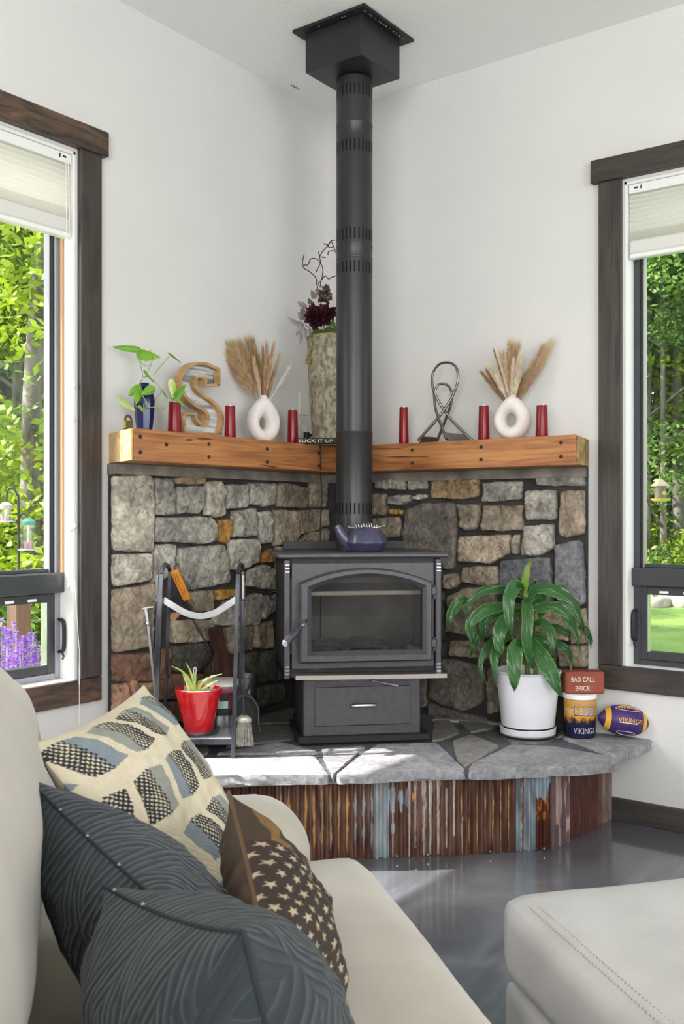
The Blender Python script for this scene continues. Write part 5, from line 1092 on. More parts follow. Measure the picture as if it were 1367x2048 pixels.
# ------------------------------------------------ log rack with fire tools
m_wi = mat('worn_black_iron', hx('33353b'), hx('787c86'), rough=.3, metal=.6, scale=10, stretch=(1, 1, .4), ramp=(.4, .75))
YR = 3.385
FR = onz(466, 1515, HZ); FR = at(466, 1515, (FR-CAMP).dot(FW)); FR.z = HZ
def rk(u, v, dd=0): return at(u, v, YR+dd)
FL = rk(310, 1515); FL.z = HZ
rack = thing('log_rack', (FR+FL)/2, 'black iron hearth rack with curved hanger bar and lower shelf, left of the stove', 'log rack')
dv = FW*.17
tf = [rk(326, 1150), rk(332, 1137), rk(337, 1133)]
def frame(bottom, top, dvec, nm):
    mb = MB(); t2 = top+UP*.03+dvec*.5
    pts = [bottom, top, top+UP*.018+dvec*.12, t2, top+UP*.018+dvec*.88, top+dvec, V((bottom.x, bottom.y, HZ))+dvec]
    mb.strip([pts[0], pts[1]], .014, .014, up=FW); mb.strip(pts[1:6], .011, .011, up=RT); mb.strip([pts[5], pts[6]], .011, .011, up=FW); return mb.build(nm, m_wi, rack)
frame(FL, rk(322, 1148), dv, 'side_frame'); frame(FR, rk(476, 1148), dv, 'side_frame')
mb = MB(); mb.strip(bez([rk(326, 1199, .02), rk(345, 1211, .02), rk(372, 1226, .02), rk(400, 1232, .02), rk(428, 1226, .02), rk(452, 1212, .02), rk(472, 1198, .02)], 6), .022, .005, up=FW); mb.build('curved_bar', m_steel, rack)
mb = MB(); a, b = FL+UP*.055, FR+UP*.055; mb.strip([a, b], .014, .018, up=UP); mb.strip([a+dv, b+dv], .014, .018, up=UP); mb.strip([a, a+dv], .012, .014); mb.strip([b, b+dv], .012, .014); mb.build('shelf_frame', m_wi, rack)
mb = MB(); nn_ = UP*.002; c_ = [a+UP*.008, b+UP*.008, b+dv+UP*.008, a+dv+UP*.008]; mb.prism(c_, nn_); mb.build('shelf_plate', m_wing, rack, label='bright metal shelf plate')
mb = MB()
for x_, s_ in ((313, -1), (487, 1)): mb.strip([rk(322 if s_ < 0 else 476, 1197, .01), rk(x_-3, 1197, .01), rk(x_-3, 1190, .01)], .004, .004, up=FW)
mb.build('tool_hooks', m_wi, rack)
# tools
def tool(name, lab, cat='fire tool'): return lambda loc: thing(name, loc, lab, cat)
bt = thing('hearth_brush', rk(487, 1490, .0), 'hearth brush with grey bristles hanging on the right end of the rack', 'fire tool')
mb = MB(); mb.tube([rk(485, 1150, .012), rk(485, 1203, .012)], .0085, 12); mb.build('handle', m_nickel, bt, smooth=60)
mb = MB(); mb.strip([rk(484.5, 1203, .012), rk(487, 1320, .012), rk(486, 1385, .012), rk(488, 1435, .012)], .007, .007, up=FW); mb.tube([rk(480, 1200, .0), rk(490, 1200, .0)], .004, 8); mb.build('shaft', m_wi, bt)
mb = MB(); bc_ = rk(488, 1440, .012); mb.M = Matrix.Translation(bc_) @ Matrix.Scale(.7, 4, FW); mb.lathe([(.012, .016), (.024, .008), (.027, -.002), (.024, -.006)], seg=20); mb.build('brush_head', mat('brush_cap', hx('aaa69c'), rough=.4, metal=.4), bt, smooth=50)
mb = MB(); r = random.Random(2)
for k in range(420):
    a_ = r.random()*2*PI; q = math.sqrt(r.random())*.022; p = bc_+RT*q*math.cos(a_)+FW*q*math.sin(a_)*.6+UP*-.004; e_ = p+RT*(q*math.cos(a_)*.5+r.uniform(-.005, .005))+FW*r.uniform(-.006, .006)-UP*r.uniform(.075, .088)
    mb.c = (1, 1, 1); mb.add([p-RT*.0008, p+RT*.0008, e_+RT*.0006, e_-RT*.0006], [(0, 1, 2, 3)])
mb.build('bristles', mat('grey_bristle', hx('75726a'), hx('a29e92'), rough=.8, scale=60), bt)
tg = thing('fire_tongs', rk(305, 1400, .0), 'grey metal tongs hanging at the left end of the rack', 'fire tool')
def tk(zx, zy, dd=.0): return rk(270+zx/7.315, 1120+zy/7.315, dd)
mb = MB(); mb.strip([tk(150, 700), tk(185, 900), tk(205, 1100), tk(245, 1500), tk(290, 1900), (tk(300, 1990))], .008, .004, up=FW); mb.build('tong_arm', m_steel, tg)
mb = MB(); mb.strip([tk(195, 690, .012), tk(230, 1000, .012), tk(270, 1400, .012), tk(285, 1560, .012)], .006, .004, up=FW); mb.build('tong_arm', m_wi, tg)
mb = MB(); mb.strip([tk(100, 715), tk(185, 695), tk(270, 685)], .004, .004, up=FW); mb.build('cross_bar', m_steel, tg); mb = MB(); mb.M = Matrix.Translation(tk(183, 940, -.006)) @ (-FW).to_track_quat('Z', 'Y').to_matrix().to_4x4(); mb.lathe([(.006, -.01), (.006, 0), (.003, .003)], seg=10); mb.build('hinge_rivet', m_steel, tg)
pk = thing('fire_poker', rk(312, 1400, .02), 'thin dark poker with steel tube handle on the left end of the rack', 'fire tool')
mb = MB(); mb.tube([tk(330, 220, .02), tk(325, 600, .02)], .0085, 12); mb.build('handle', m_nickel, pk, smooth=60)
mb = MB(); mb.strip([tk(325, 600, .02), tk(310, 1200, .02), tk(300, 1560, .02), tk(300, 2300, .02)], .006, .006, up=FW); mb.build('shaft', m_wi, pk)
sh = thing('ash_shovel', rk(500, 1450, .12), 'dark grey ash shovel pan leaning behind the rack beside the brush', 'fire tool')
def sk_(zx, zy, d=.10): return at(400+zx/8.544, 1300+zy/8.544, YR+d)
pan = [(620,900),(680,800),(760,770),(860,800),(940,880),(990,980),(995,1200),(1020,1380),(960,1425),(800,1420),(640,1400),(620,1200)]
mb = MB(); mb.prism([sk_(x, y, .12) for x, y in pan], FW*.002); mb.build('pan_floor', m_irond, sh)
mb = MB(); rim = bez([sk_(620, 900, .10), sk_(680, 800, .10), sk_(770, 770, .10), sk_(870, 800, .10), sk_(950, 890, .10), sk_(1000, 1000, .10), sk_(1000, 1200, .10), sk_(1025, 1370, .11)], 5); mb.strip(rim, .003, .030, up=FW); mb.build('pan_rim', m_iron, sh)
mb = MB(); mb.tube([sk_(760, 780, .11), sk_(745, 500, .08), sk_(735, -300, .05)], .0035, 8); mb.build('shaft', m_wi, sh)
ohp = [at(362, 1198, 3.60), at(396, 1258, 3.68), at(416, 1292, 3.73), at(425, 1320, 3.75)]
oh = thing('leather_handled_tool', at(430, 1400, 3.74), 'black fire tool with a bright orange grip leaning on the stone wall', 'fire tool')
mb = MB(); g0, g1 = at(348, 1141, 3.52), at(374, 1198, 3.60); mb.strip([g0, g1], .030, .020, up=FW); og = mb.build('grip', mat('orange_leather', hx('c87a1c'), hx('dc8d2c'), rough=.6, scale=20), oh)
bv_ = og.modifiers.new('b', 'BEVEL'); bv_.width = .005; bv_.segments = 2
mb = MB()
ax_ = (g1-g0); sdv = ax_.cross(FW).normalized()
mb.tube([g0+ax_*(.5+.33*math.sin(t))+sdv*(.007*math.cos(t)+.003*math.sin(3*t))-FW*.0115 for t in [2*PI*k/30 for k in range(31)]], .0009, 5)
mb.tube([g0+ax_*(.25+.5*k/20)+sdv*(.005*math.sin(k*1.1))-FW*.0115 for k in range(21)], .0008, 5); mb.build('stamped_pattern', m_black, og)
mb = MB(); mb.tube(ohp, .0042, 8); mb.tube(bez([ohp[-1], at(424, 1345, 3.75), at(412, 1365, 3.74), at(398, 1372, 3.73), at(388, 1370, 3.72)], 5), .0035, 8); 
mb.tube([ohp[-1], at(432, 1400, 3.76), V((at(438, 1425, 3.78).x, at(438, 1425, 3.78).y, HZ))], .0042, 8); mb.build('shaft', m_wi, oh, smooth=60)
# wooden paddle board leaning on the wall
def wb(zx, zy, y=.115):
    p = ony(210+zx/3.334, 1100+zy/3.334, y); return p
bd_o = [(708,535),(725,517),(770,515),(793,530),(797,640),(815,690),(850,720),(905,760),(925,800),(925,1000),(655,1000),(650,800),(680,770),(715,735),(728,690),(712,640)]
pb = thing('paddle_board', wb(790, 1000), 'dark brown wooden paddle board leaning on the stones behind the rack', 'wooden board')
mb = MB(); P = [wb(x, y) for x, y in bd_o]; zmin = HZ
for q in P:
    if q.z < .40: q.z = HZ+.002
    q.y = .085+.08*(1-(q.z-HZ)/.45)
mb.prism(P, (0, .012, .001)); mb.build('board', mat('walnut_board', hx('3a2620'), hx('523830'), rough=.45, scale=6, stretch=(6, 6, 1)), pb)
mb = MB(); hp = wb(752, 548); hp.y = .1045; mb.M = Matrix.Translation(hp) @ V((0, 1, 0)).to_track_quat('Z', 'Y').to_matrix().to_4x4(); mb.lathe([(.004, -.003), (.004, .001), (.002, .0012)], seg=12); mb.build('hanging_hole', m_wing, pb)
# red pot with aloe on a clear saucer, on the rack shelf
SZ = FR.z+.055+.0105
rpY = YR+.085; rp = at(397, 1000, rpY); rp.z = SZ+.008
m_redg = mat('glossy_red_glaze', hx('c4121a'), hx('cc1a20'), rough=.15, coat=.7, scale=5)
zr = CAMP.z-(1376-1030)/1950*rpY
scl2 = thing('clear_saucer', (rp.x, rp.y, SZ), 'clear plastic saucer under the red pot on the rack shelf', 'saucer')
mb = MB(); mb.M = Matrix.Translation((rp.x, rp.y, SZ)); mb.lathe([(.0, 0), (.070, 0), (.080, .018), (.0815, .018), (.072, .002)], seg=40); mb.build('dish', m_clear, scl2, smooth=40)
rt_ = thing('red_pot', rp, 'glossy red ribbed flower pot holding a small aloe on the rack shelf', 'flower pot')
rtop = 46/1950*rpY; H2 = zr-rp.z-.004
mb = MB(); mb.M = Matrix.Translation(rp); mb.lathe([(.047, 0), (.049, .003), (rtop*.90, H2*.74), (rtop*.93, H2*.76), (rtop*.95, H2*.86), (rtop*.98, H2*.88), (rtop*1.0, H2*.98), (rtop*1.02, H2), (rtop*.97, H2+.003), (rtop*.92, H2-.012)], seg=48); mb.build('pot_body', m_redg, rt_, smooth=35)
mb = MB(); mb.M = Matrix.Translation(rp); mb.lathe([(rtop*.93, H2-.010), (rtop*.5, H2-.004), (0, H2-.004)], seg=30, cap=False); mb.build('pebbles', mat('pale_gravel', hx('b7a68f'), hx('e4dccf'), rough=.9, scale=60, bump=.01, bscale=90), rt_)
al = thing('aloe_plant', rp+UP*(H2-.004), 'small bright green spiky aloe in the red pot', 'plant')
m_al = mat('aloe_leaf', hx('9dbb4e'), hx('d4e394'), rough=.4, scale=20, trans=.2)
def az(zx, zy, d=0): return at(210+zx/3.334, 1100+zy/3.334, rpY+d)
for pts, w_ in [([(600,950),(570,880),(515,810),(440,772)], .016), ([(600,950),(590,870),(565,800),(537,748)], .013), ([(590,955),(555,900),(530,850),(510,800)], .013), ([(605,955),(640,890),(700,850),(780,826)], .015), ([(610,955),(660,920),(710,890),(750,870)], .010), ([(600,955),(597,900),(603,850),(600,810)], .012), ([(595,955),(560,930),(545,900),(535,870)], .012)]:
    P = bez([az(x, y, -.01*i) for i, (x, y) in enumerate(pts)], 5); n = len(P); mb = MB(); mb.tube(P, [w_*.55*(1-(i/(n-1))**1.6)+.0006 for i in range(n)], 8, flat=.5); mb.build('leaf', m_al, al, smooth=60)
mb = MB(); mb.tube(bez([az(595, 850), az(590, 800), az(598, 783), az(606, 790), az(604, 850)], 5), .0013, 6); mb.build('plant_clip', m_white, al)
# steel pail with printed label, clear cup behind
plc = at(442, 1000, 3.62); plc.z = HZ
pa_ = thing('labelled_tub', plc, 'round steel-coloured tub with red, black and green label band behind the red pot', 'tub')
zt3 = CAMP.z-(1366-1030)/1950*3.62-HZ; rp3 = 46/1950*3.62
mb = MB(); mb.M = Matrix.Translation(plc); mb.lathe([(rp3*.86, 0), (rp3*.88, .004), (rp3*.95, zt3*.5), (rp3, zt3), (rp3*.9, zt3)], seg=48); mb.build('tub_wall', m_steel, pa_, smooth=40)
def band(nm, z0_, z1_, c, a0=0, a1=2*PI, off=.001):
    mb = MB(); mb.M = Matrix.Translation(plc) @ Matrix((RT, -FW, UP)).transposed().to_4x4(); 
    def fn(p, q): z = z0_+(z1_-z0_)*q; r_ = rp3*(.87+.13*z/zt3)+off+.002; a = a0+(a1-a0)*p; return (r_*math.sin(a), r_*math.cos(a), z)
    mb.grid(fn, 40, 3); mb.uv = {}; return mb.build(nm, mat(nm+str(len(MATS)), hx(c), rough=.4), pa_, smooth=180)
band('label_band', zt3*.60, zt3*.90, '23222c'); band('label_band', zt3*.52, zt3*.60, '1c2c2e'); band('label_stripe', zt3*.90, zt3*.945, 'b02a38'); band('label_patch', zt3*.64, zt3*.76, 'a8c8bc', -.15, .42, .0015); band('label_patch', zt3*.74, zt3*.86, '2f8f5e', .85, 1.15, .0015); band('label_patch', zt3*.62, zt3*.84, '6a2836', .45, .60, .0015)
mb = MB(); mb.M = Matrix.Translation(plc); mb.lathe([(rp3*.99, zt3-.002), (rp3*1.03, zt3), (rp3*1.03, zt3+.006), (rp3*.9, zt3+.010), (0, zt3+.010)], seg=48, cap=False); mb.build('lid', m_offw, pa_, smooth=40)
cc_ = at(492, 1000, 3.82); cc_.z = HZ
cj = thing('clear_beaker', cc_, 'clear plastic beaker with flared rim behind the brush and tub', 'beaker')
zt4 = CAMP.z-(1350-1030)/1950*3.82-HZ
mb = MB(); mb.M = Matrix.Translation(cc_); mb.lathe([(.0, .001), (.036, .001), (.045, zt4-.02), (.045, zt4-.012), (.054, zt4), (.052, zt4), (.043, zt4-.012), (.034, .004), (0, .004)], seg=36, cap=False); mb.build('beaker_wall', m_clear, cj, smooth=40)
# stove blower coil seen left of the stove
# ------------------------------------------------ sofa (local frame: x to the right, y away from the camera)
m_sofa = mat('cream_microfibre', hx('aba496'), hx('b6afa1'), rough=.95, scale=6, bump=.0012, bscale=14, sheen=.3)
m_otto = mat('light_grey_microfibre', hx('b4b2ae'), hx('bfbdb9'), rough=.95, scale=8, bump=.0006, bscale=60, sheen=.05)
so = thing('sofa', pq(.1, 1.0, 0), 'cream sofa with rounded arm and loose back cushion along the left edge', 'sofa')
def SB(): m = MB(); m.M = SOFA; return m
SZt = .485
m = SB(); m.rbox((.08, .75, .17), (.90, 2.50, .26), .03, 12); m.build('base', m_sofa, so, smooth=180)
def seatfn(q, g):
    q.z += .006*noise.noise(V((q.x*5, q.y*4, 1)))
    return q
m = SB(); m.rbox((.205, .66, .390), (.685, 2.56, .185), .05, 24, (0.01, .0, .014), seatfn); m.build('seat_cushion', m_sofa, so, smooth=180)
def armfn(q, g):
    q.z += .004*noise.noise(V((q.x*9, q.y*9, 4))); return q
m = SB(); m.rbox((.02, 1.985, .305), (.84, .24, .555), .11, 24, (.0, .012, .01), armfn); m.build('arm', m_sofa, so, smooth=180)
def backfn(q, g):
    q.x += .010*noise.noise(V((q.y*5+q.z*3, q.z*9, 2)))*(.4+g[0]) ; q.z += .010*noise.noise(V((q.x*10, q.y*4, 7))); q.y += .006*noise.noise(V((q.x*10, q.z*10, 9)))
    return q
m = SB(); m.rbox((-.262, 1.18, .728), (.37, 1.25, .43), .145, 30, (.02, .02, .03), backfn); m.build('back_cushion', m_sofa, so, smooth=180)
m = SB(); m.rbox((-.262, -.10, .728), (.37, 1.28, .43), .145, 24, (.02, .02, .03), backfn); m.build('back_cushion', m_sofa, so, smooth=180)
m = SB(); m.rbox((-.53, .75, .42), (.16, 2.6, .76), .06, 12); m.build('back_frame', m_sofa, so, smooth=180)
for (x, y) in ((.44, 1.9), (-.50, 1.9), (.44, -.4), (-.50, -.4)):
    m = SB(); m.box((x-.03, y-.03, 0), (x+.03, y+.03, .05), .003); m.build('foot', m_black, so)
# ottoman
ot_ = thing('ottoman', pq(1.3, 1.1, 0), 'large light grey upholstered ottoman in the right foreground', 'ottoman')
def otfn(q, g): q.z += .004*noise.noise(V((q.x*6, q.y*6, 3))); return q
m = SB(); m.rbox((1.395, .95, .375), (1.30, 1.54, .165), .045, 26, (.008, .008, .018), otfn); cu2 = m.build('top_cushion', m_otto, ot_, smooth=180)
m = SB(); m.rbox((1.395, .95, .175), (1.29, 1.52, .25), .03, 14); m.build('base', m_otto, ot_, smooth=180)
m = SB()
for y in range(0, 150):
    yy_ = .25+y*.0096
    for dx in (-.009, .009):
        x = .780+dx
        if yy_ < 1.63: m.box((x-.0012, yy_, .4545-.0*dx), (x+.0012, yy_+.0045, .4575), .0004)
m.build('double_stitching', mat('stitch_thread', hx('a5a29b'), rough=.9), cu2)
for (x, y) in ((.85, 1.6), (1.95, 1.6), (.85, .3), (1.95, .3)):
    m = SB(); m.box((x-.03, y-.03, 0), (x+.03, y+.03, .052), .003); m.build('foot', m_black, ot_)
# ------------------------------------------------ cushions
def pillow(root, name, TLc, TRc, BRc, BLc, thick, m_, n=90, colf=None, disp=None, flip=1, edge=.07, power=.62):
    TLc, TRc, BRc, BLc = map(V, (TLc, TRc, BRc, BLc)); nn = ((TRc-TLc)+(BRc-BLc)).cross((BLc-TLc)+(BRc-TRc)).normalized()*flip
    def pos(a, b, sgn):
        s_, t_ = 2*a-1, 2*b-1
        s2 = s_*(1-edge*(1-t_*t_)); t2 = t_*(1-edge*(1-s_*s_)); A, B = (s2+1)/2, (t2+1)/2
        base = TLc.lerp(TRc, A).lerp(BLc.lerp(BRc, A), B)
        h_ = thick/2*((1-abs(s_)**2.4)*(1-abs(t_)**2.4))**power
        h_ += (noise.noise(V((a*5, b*5, 3+sgn)))*.010 + noise.noise(V((a*13, b*13, 9+sgn)))*.004)*min(1, h_/.03)
        if disp: h_ += disp(a, b, sgn)*min(1, h_/.01)
        return base+nn*(h_*sgn)
    for sgn, part in ((1, 'front_face'), (-1, 'back_face')):
        mb = MB(); mb.grid(lambda a, b: pos(a, b, sgn), n, n, (lambda a, b: colf(a, b, sgn)) if colf else None); mb.build(part, m_, root, smooth=180)
    mb = MB(); ring = [pos(t, 0, 1) for t in [k/40 for k in range(41)]]+[pos(1, t, 1) for t in [k/40 for k in range(1, 41)]]+[pos(1-t, 1, 1) for t in [k/40 for k in range(1, 41)]]+[pos(0, 1-t, 1) for t in [k/40 for k in range(1, 41)]]
    return pos, ring
m_cloth = mat('printed_cushion_cloth', (1, 1, 1), (.9, .9, .9), rough=.9, attr=True, scale=60, bump=.0008, bscale=260)
def quilt_bump(m):
    n = m.node_tree; L = n.links; b = n.nodes['Principled BSDF']; uv = n.nodes.new('ShaderNodeUVMap'); sp = n.nodes.new('ShaderNodeSeparateXYZ'); L.new(uv.outputs[0], sp.inputs[0])
    def M_(op, a, c=None, d=None):
        x = n.nodes.new('ShaderNodeMath'); x.operation = op
        for i, q in enumerate((a, c, d)):
            if q is None: continue
            if isinstance(q, (int, float)): x.inputs[i].default_value = q
            else: L.new(q, x.inputs[i])
        return x.outputs[0]
    u = M_('MULTIPLY', sp.outputs[0], 7); v = M_('MULTIPLY', sp.outputs[1], 3.2)
    par = M_('MULTIPLY', M_('MODULO', M_('FLOOR', u), 2), .5)
    x = M_('MULTIPLY', M_('PINGPONG', M_('ADD', u, .5), .5), 2); y = M_('MULTIPLY', M_('PINGPONG', M_('ADD', v, par), .5), 2)
    d = M_('ADD', M_('MULTIPLY', x, .8), M_('MULTIPLY', y, 1.0)); h_ = M_('POWER', M_('ABSOLUTE', M_('SINE', M_('MULTIPLY', d, PI*2.6))), .5)
    bp = n.nodes.new('ShaderNodeBump'); bp.inputs['Distance'].default_value = .0035; L.new(h_, bp.inputs['Height']); L.new(bp.outputs[0], b.inputs['Normal'])
# patterned white cushion
W1, W2 = pq(-.085, 1.50, .832), pq(.10, 1.885, .845); W3, W4 = pq(.315, 1.80, .505), pq(.155, 1.41, .505)
wp = thing('patterned_cushion', (W3+W4)/2, 'cream throw cushion with woven black and grey leaf blocks, furthest one against the sofa back', 'cushion', 'throw cushions on the sofa')
cream, grey, dk, blu = hx('cfc4aa'), hx('8d8f86'), hx('24262a'), hx('7d878c')
def wcol(a, b, s_):
    # rows of slanted blocks: each block fades from grey weave to black knots
    u_, v_ = a*4.1, b*3.7; row = int(v_); ph = (row % 2)*.5; u2 = u_+ph+(.35 if row % 2 else -.35)*((v_ % 1)-.5)
    cu_i = int(u2); x = (u2 % 1)*2-1; y = (v_ % 1)*2-1
    inside = abs(y) < .76-.15*abs(x) and abs(x+y*.25*(1 if row % 2 else -1)) < .78
    if not inside: return cream
    k1 = math.sin(a*260)*math.sin(b*260)
    t = (x+.7)/1.4 if (cu_i+row) % 2 else 1-(x+.7)/1.4
    basec = blu if (cu_i+row) % 3 == 0 else grey
    if k1 > .05-.9*(t-.35): return dk if t > .35 else basec
    return cream if t > .45 else basec
pos, ring = pillow(wp, 'w', W1, W2, W3, W4, .14, m_cloth, 240, wcol, lambda a, b, s_: .0008*math.sin(a*260)*math.sin(b*260), flip=1)
# teal quilted cushions
m_teal = mat('teal_quilted_velvet', hx('19222a'), hx('212c33'), rough=.8, scale=9, sheen=.12, bump=.0003, bscale=300)
def quilt(a, b, s_):
    # nested lozenge channels between zigzag columns
    u_, v_ = a*7, b*3.6; x = abs((u_ % 1)-.5)*2; y = abs(((v_+(.5 if int(u_) % 2 else 0)) % 1)-.5)*2
    d = abs(x*.9+y*.9-.9); w_ = math.cos(d*PI*4.2)
    return .0014*w_
A1, A2 = pq(-.085, 1.365, .820), pq(.075, .985, .775); A4, A3 = pq(.115, 1.44, .50), pq(.20, 1.07, .49)
ta = thing('quilted_cushion', (A3+A4)/2, 'dark teal quilted cushion behind, its far corner touching the sofa back', 'cushion', 'throw cushions on the sofa')
quilt_bump(m_teal)
posA, ringA = pillow(ta, 'a', A1, A2, A3, A4, .19, m_teal, 90)
B1_, B2_ = pq(.013, 1.035, .785), pq(.107, .695, .868); B4, B3 = pq(.15, 1.12, .50), pq(.215, .78, .485)
tb = thing('quilted_cushion', (B3+B4)/2, 'dark teal quilted cushion nearest the camera, corner pointing forward', 'cushion', 'throw cushions on the sofa')
posB, ringB = pillow(tb, 'b', B1_, B2_, B3, B4, .23, m_teal, 110)
m_seam = mat('teal_seam', hx('1b252b'), rough=.8)
for ob, rg, mm, rad in ((ta, ringA, m_seam, .0022), (tb, ringB, m_seam, .0022)):
    mb = MB(); mb.tube(rg, rad, 6); mb.build('edge_seam', mm, ob, smooth=60)
for ob, ps, tt in ((ta, posA, (.28, .48, .70)), (tb, posB, (.10, .33))):
    for t in tt:
        q = ps(t, 0, 1)+UP*.002; mb = MB(); mb.M = Matrix.Translation(q); mb.lathe([(.0, -.002), (.0022, 0), (.0, .0022)], seg=8, cap=False); mb.build('silver_bead', m_steel, ob)
# brown flag cushion
N1, N2 = pq(.195, 1.41, .765), pq(.165, .96, .745); N4, N3 = pq(.335, 1.62, .51), pq(.315, 1.17, .505)
nb = thing('flag_cushion', (N3+N4)/2, 'brown satin cushion printed with faded stars and stripes, leaning at the seat edge', 'cushion', 'throw cushions on the sofa')
br, br2, tan_, star = hx('3a2615'), hx('4f3620'), hx('7f5e30'), hx('b9a88a')
def instar(x, y):
    r_ = math.hypot(x, y); a = math.atan2(x, y) % (2*PI/5)
    a = min(a, 2*PI/5-a); ro, ri = 1, .40
    # edge from outer point (angle 0) to inner point (angle pi/5)
    x1, y1 = ro, 0; x2, y2 = ri*math.cos(PI/5), ri*math.sin(PI/5); px, py = r_*math.cos(a), r_*math.sin(a)
    return (x2-x1)*(py-y1)-(y2-y1)*(px-x1) > 0
def fcol(a, b, s_):
    if s_ < 0: return br2 if noise.noise(V((a*6, b*6, 1))) > .05 else br
    if a > .40:
        u_, v_ = (a-.40)*14.5, b*11; row = int(u_); v2 = v_+(.5 if row % 2 else 0); x = ((u_ % 1)-.5)*2.65; y = ((v2 % 1)-.5)*2.65
        return star if instar(y, x) else hx('2e1e13')
    return [hx('3f2b19'), tan_][int(b*7+.4) % 2] if a > .03 else br
pos, ringN = pillow(nb, 'n', N1, N2, N3, N4, .12, mat('flag_satin', (1, 1, 1), (.88, .88, .88), rough=.6, attr=True, scale=20), 260, fcol)
mb = MB(); mb.tube(ringN[:41], .0035, 6); mb.build('piping', mat('brown_piping', hx('5e432c'), rough=.6), nb, smooth=60)
# ------------------------------------------------ outdoors
m_lawn = mat('lawn', hx('4a6b26'), hx('74923e'), rough=.95, scale=.5, detail=9, bump=.05, bscale=20)
m_soil = mat('woodland_floor', hx('3c4a22'), hx('5d6f34'), rough=1, scale=.8, bump=.05)
GZ = -.45
mb = MB(); 
def gfn(a, b): x, y = -70+140*a, -70+140*b; return (x, y, GZ+.06*noise.noise(V((x*.2, y*.2, 0))))
mb.grid(gfn, 60, 60); mb.uv = {}
fs = []
for f in mb.f:
    c = sum((mb.v[i] for i in f), V())/4
    fs.append(f)
mb.f = fs
lawn = mb.build('lawn', m_lawn, smooth=180, origin=(0, 0, GZ)); tag(lawn, 'mown green lawn outside the windows', 'lawn', kind='stuff')
m_bark = mat('tree_bark', hx('4c463f'), hx('7f7970'), rough=.95, scale=3, stretch=(3, 3, .6), bump=.02, bscale=12)
m_lfy = mat('leaf_yellow_green', hx('5a7a12'), hx('9cb028'), rough=.5, scale=1.6, trans=.4)
m_lfg = mat('leaf_mid_green', hx('3a5f22'), hx('789a42'), rough=.5, scale=1.6, trans=.4)
def leaf_cloud(mb, blobs, n, r, size):
    for k in range(n):
        c, rad = blobs[r.randrange(len(blobs))]; d = V((r.gauss(0, 1), r.gauss(0, 1), r.gauss(0, 1))).normalized(); p = c+d*rad*(.35+.65*r.random()**.5)
        a = V((r.uniform(-1, 1), r.uniform(-1, 1), r.uniform(-.6, .6))).normalized()*size*r.uniform(.6, 1.3); b = a.cross(V((r.uniform(-1, 1), r.uniform(-1, 1), r.uniform(-1, 1)))).normalized()*a.length*.55
        mb.add([p-a, p+b*.9-a*.1, p+a, p-b*.9-a*.1], [(0, 1, 2, 3)])
def make_tree(seed, h_, lm, n, size, low, cat_lab, trunk_r=.12, crown_r=1.8):
    r = random.Random(seed); t = thing('tree', (0, 0, 0), cat_lab, 'tree')
    mb = MB(); x = r.uniform(-.3, .3); pts = [(0, 0, -.3), (x*.3, .1*r.uniform(-1, 1), h_*.3), (x*.7, .2*r.uniform(-1, 1), h_*.6), (x, .1, h_*.95)]; P = bez(pts, 6)
    mb.tube(P, [trunk_r*(1-.75*i/(len(P)-1)) for i in range(len(P))], 9)
    for k in range(7):
        q = P[3+r.randrange(len(P)-4)]; a = r.random()*2*PI; e = q+V((math.cos(a), math.sin(a), .8))*r.uniform(.7, 1.5); mb.tube([q, q.lerp(e, .5)+V((0, 0, -.08)), e], [.035, .022, .01], 6)
    mb.build('trunk', m_bark, t, smooth=60)
    blobs = []
    for k in range(16):
        z = low+(h_*1.05-low)*r.random(); a = r.random()*2*PI; q = crown_r*r.random()**.5; blobs.append((V((q*math.cos(a), q*math.sin(a), z)), r.uniform(.5, .95)))
    mb = MB(); leaf_cloud(mb, blobs, n, r, size); mb.build('foliage', lm, t); return t
protos = [make_tree(11, 9, m_lfy, 12000, .055, 1.0, '', .13), make_tree(12, 10, m_lfg, 15000, .052, 2.2, '', .075), make_tree(13, 9, m_lfg, 15000, .052, 1.0, '', .10), make_tree(14, 8, m_lfy, 12000, .06, .4, '', .10)]
def put(proto, x, y, z, rot, sc_, lab, group):
    o = copy_tree(proto, (x, y, z)); o.rotation_euler.z = rot; o.scale = (sc_,)*3; o['label'] = lab; o['group'] = group; o['category'] = 'tree'; return o
def gp(u, Y): p = at(u, 1030, Y); return p.x, p.y
r = random.Random(21)
GRL, GRR = 'trees beyond the left window', 'trees beyond the right window'
ids = []
for u, Y, pi_, lab in [(62, 9.5, 0, 'yellow-green leafy tree with dark trunk nearest the left window')]: x, y = gp(u, Y); put(protos[pi_], x, y, GZ, 1.0, 1, lab, GRL)
for u, Y, pi_, lab in [(1326, 19.5, 1, 'pale-trunked tree in the middle of the right window, behind the bird feeder')]: x, y = gp(u, Y); put(protos[pi_], x, y, GZ, 2.0, 1, lab, GRR)
for k, (u, Y) in enumerate([(-60, 10.5), (-30, 12.5), (10, 13), (38, 12), (85, 14), (115, 12.5), (150, 15), (-90, 13), (20, 16.5), (60, 17), (105, 18), (-20, 17), (190, 16), (-140, 12), (-160, 16), (0, 20), (45, 21), (90, 22), (140, 20), (-60, 20), (-200, 14), (230, 20), (-260, 13), (-330, 14), (-420, 13), (-520, 15), (-640, 14), (-780, 15), (-300, 18), (-460, 19), (-620, 19), (-240, 20), (-380, 22), (300, 22), (370, 23), (-900, 17)]):
    x, y = gp(u, Y); put(protos[(0, 3, 0, 1, 3, 2)[k % 6]], x, y, GZ, r.random()*6, r.uniform(.9, 1.2), 'leafy green woodland tree beyond the lawn, outside the left window', GRL)
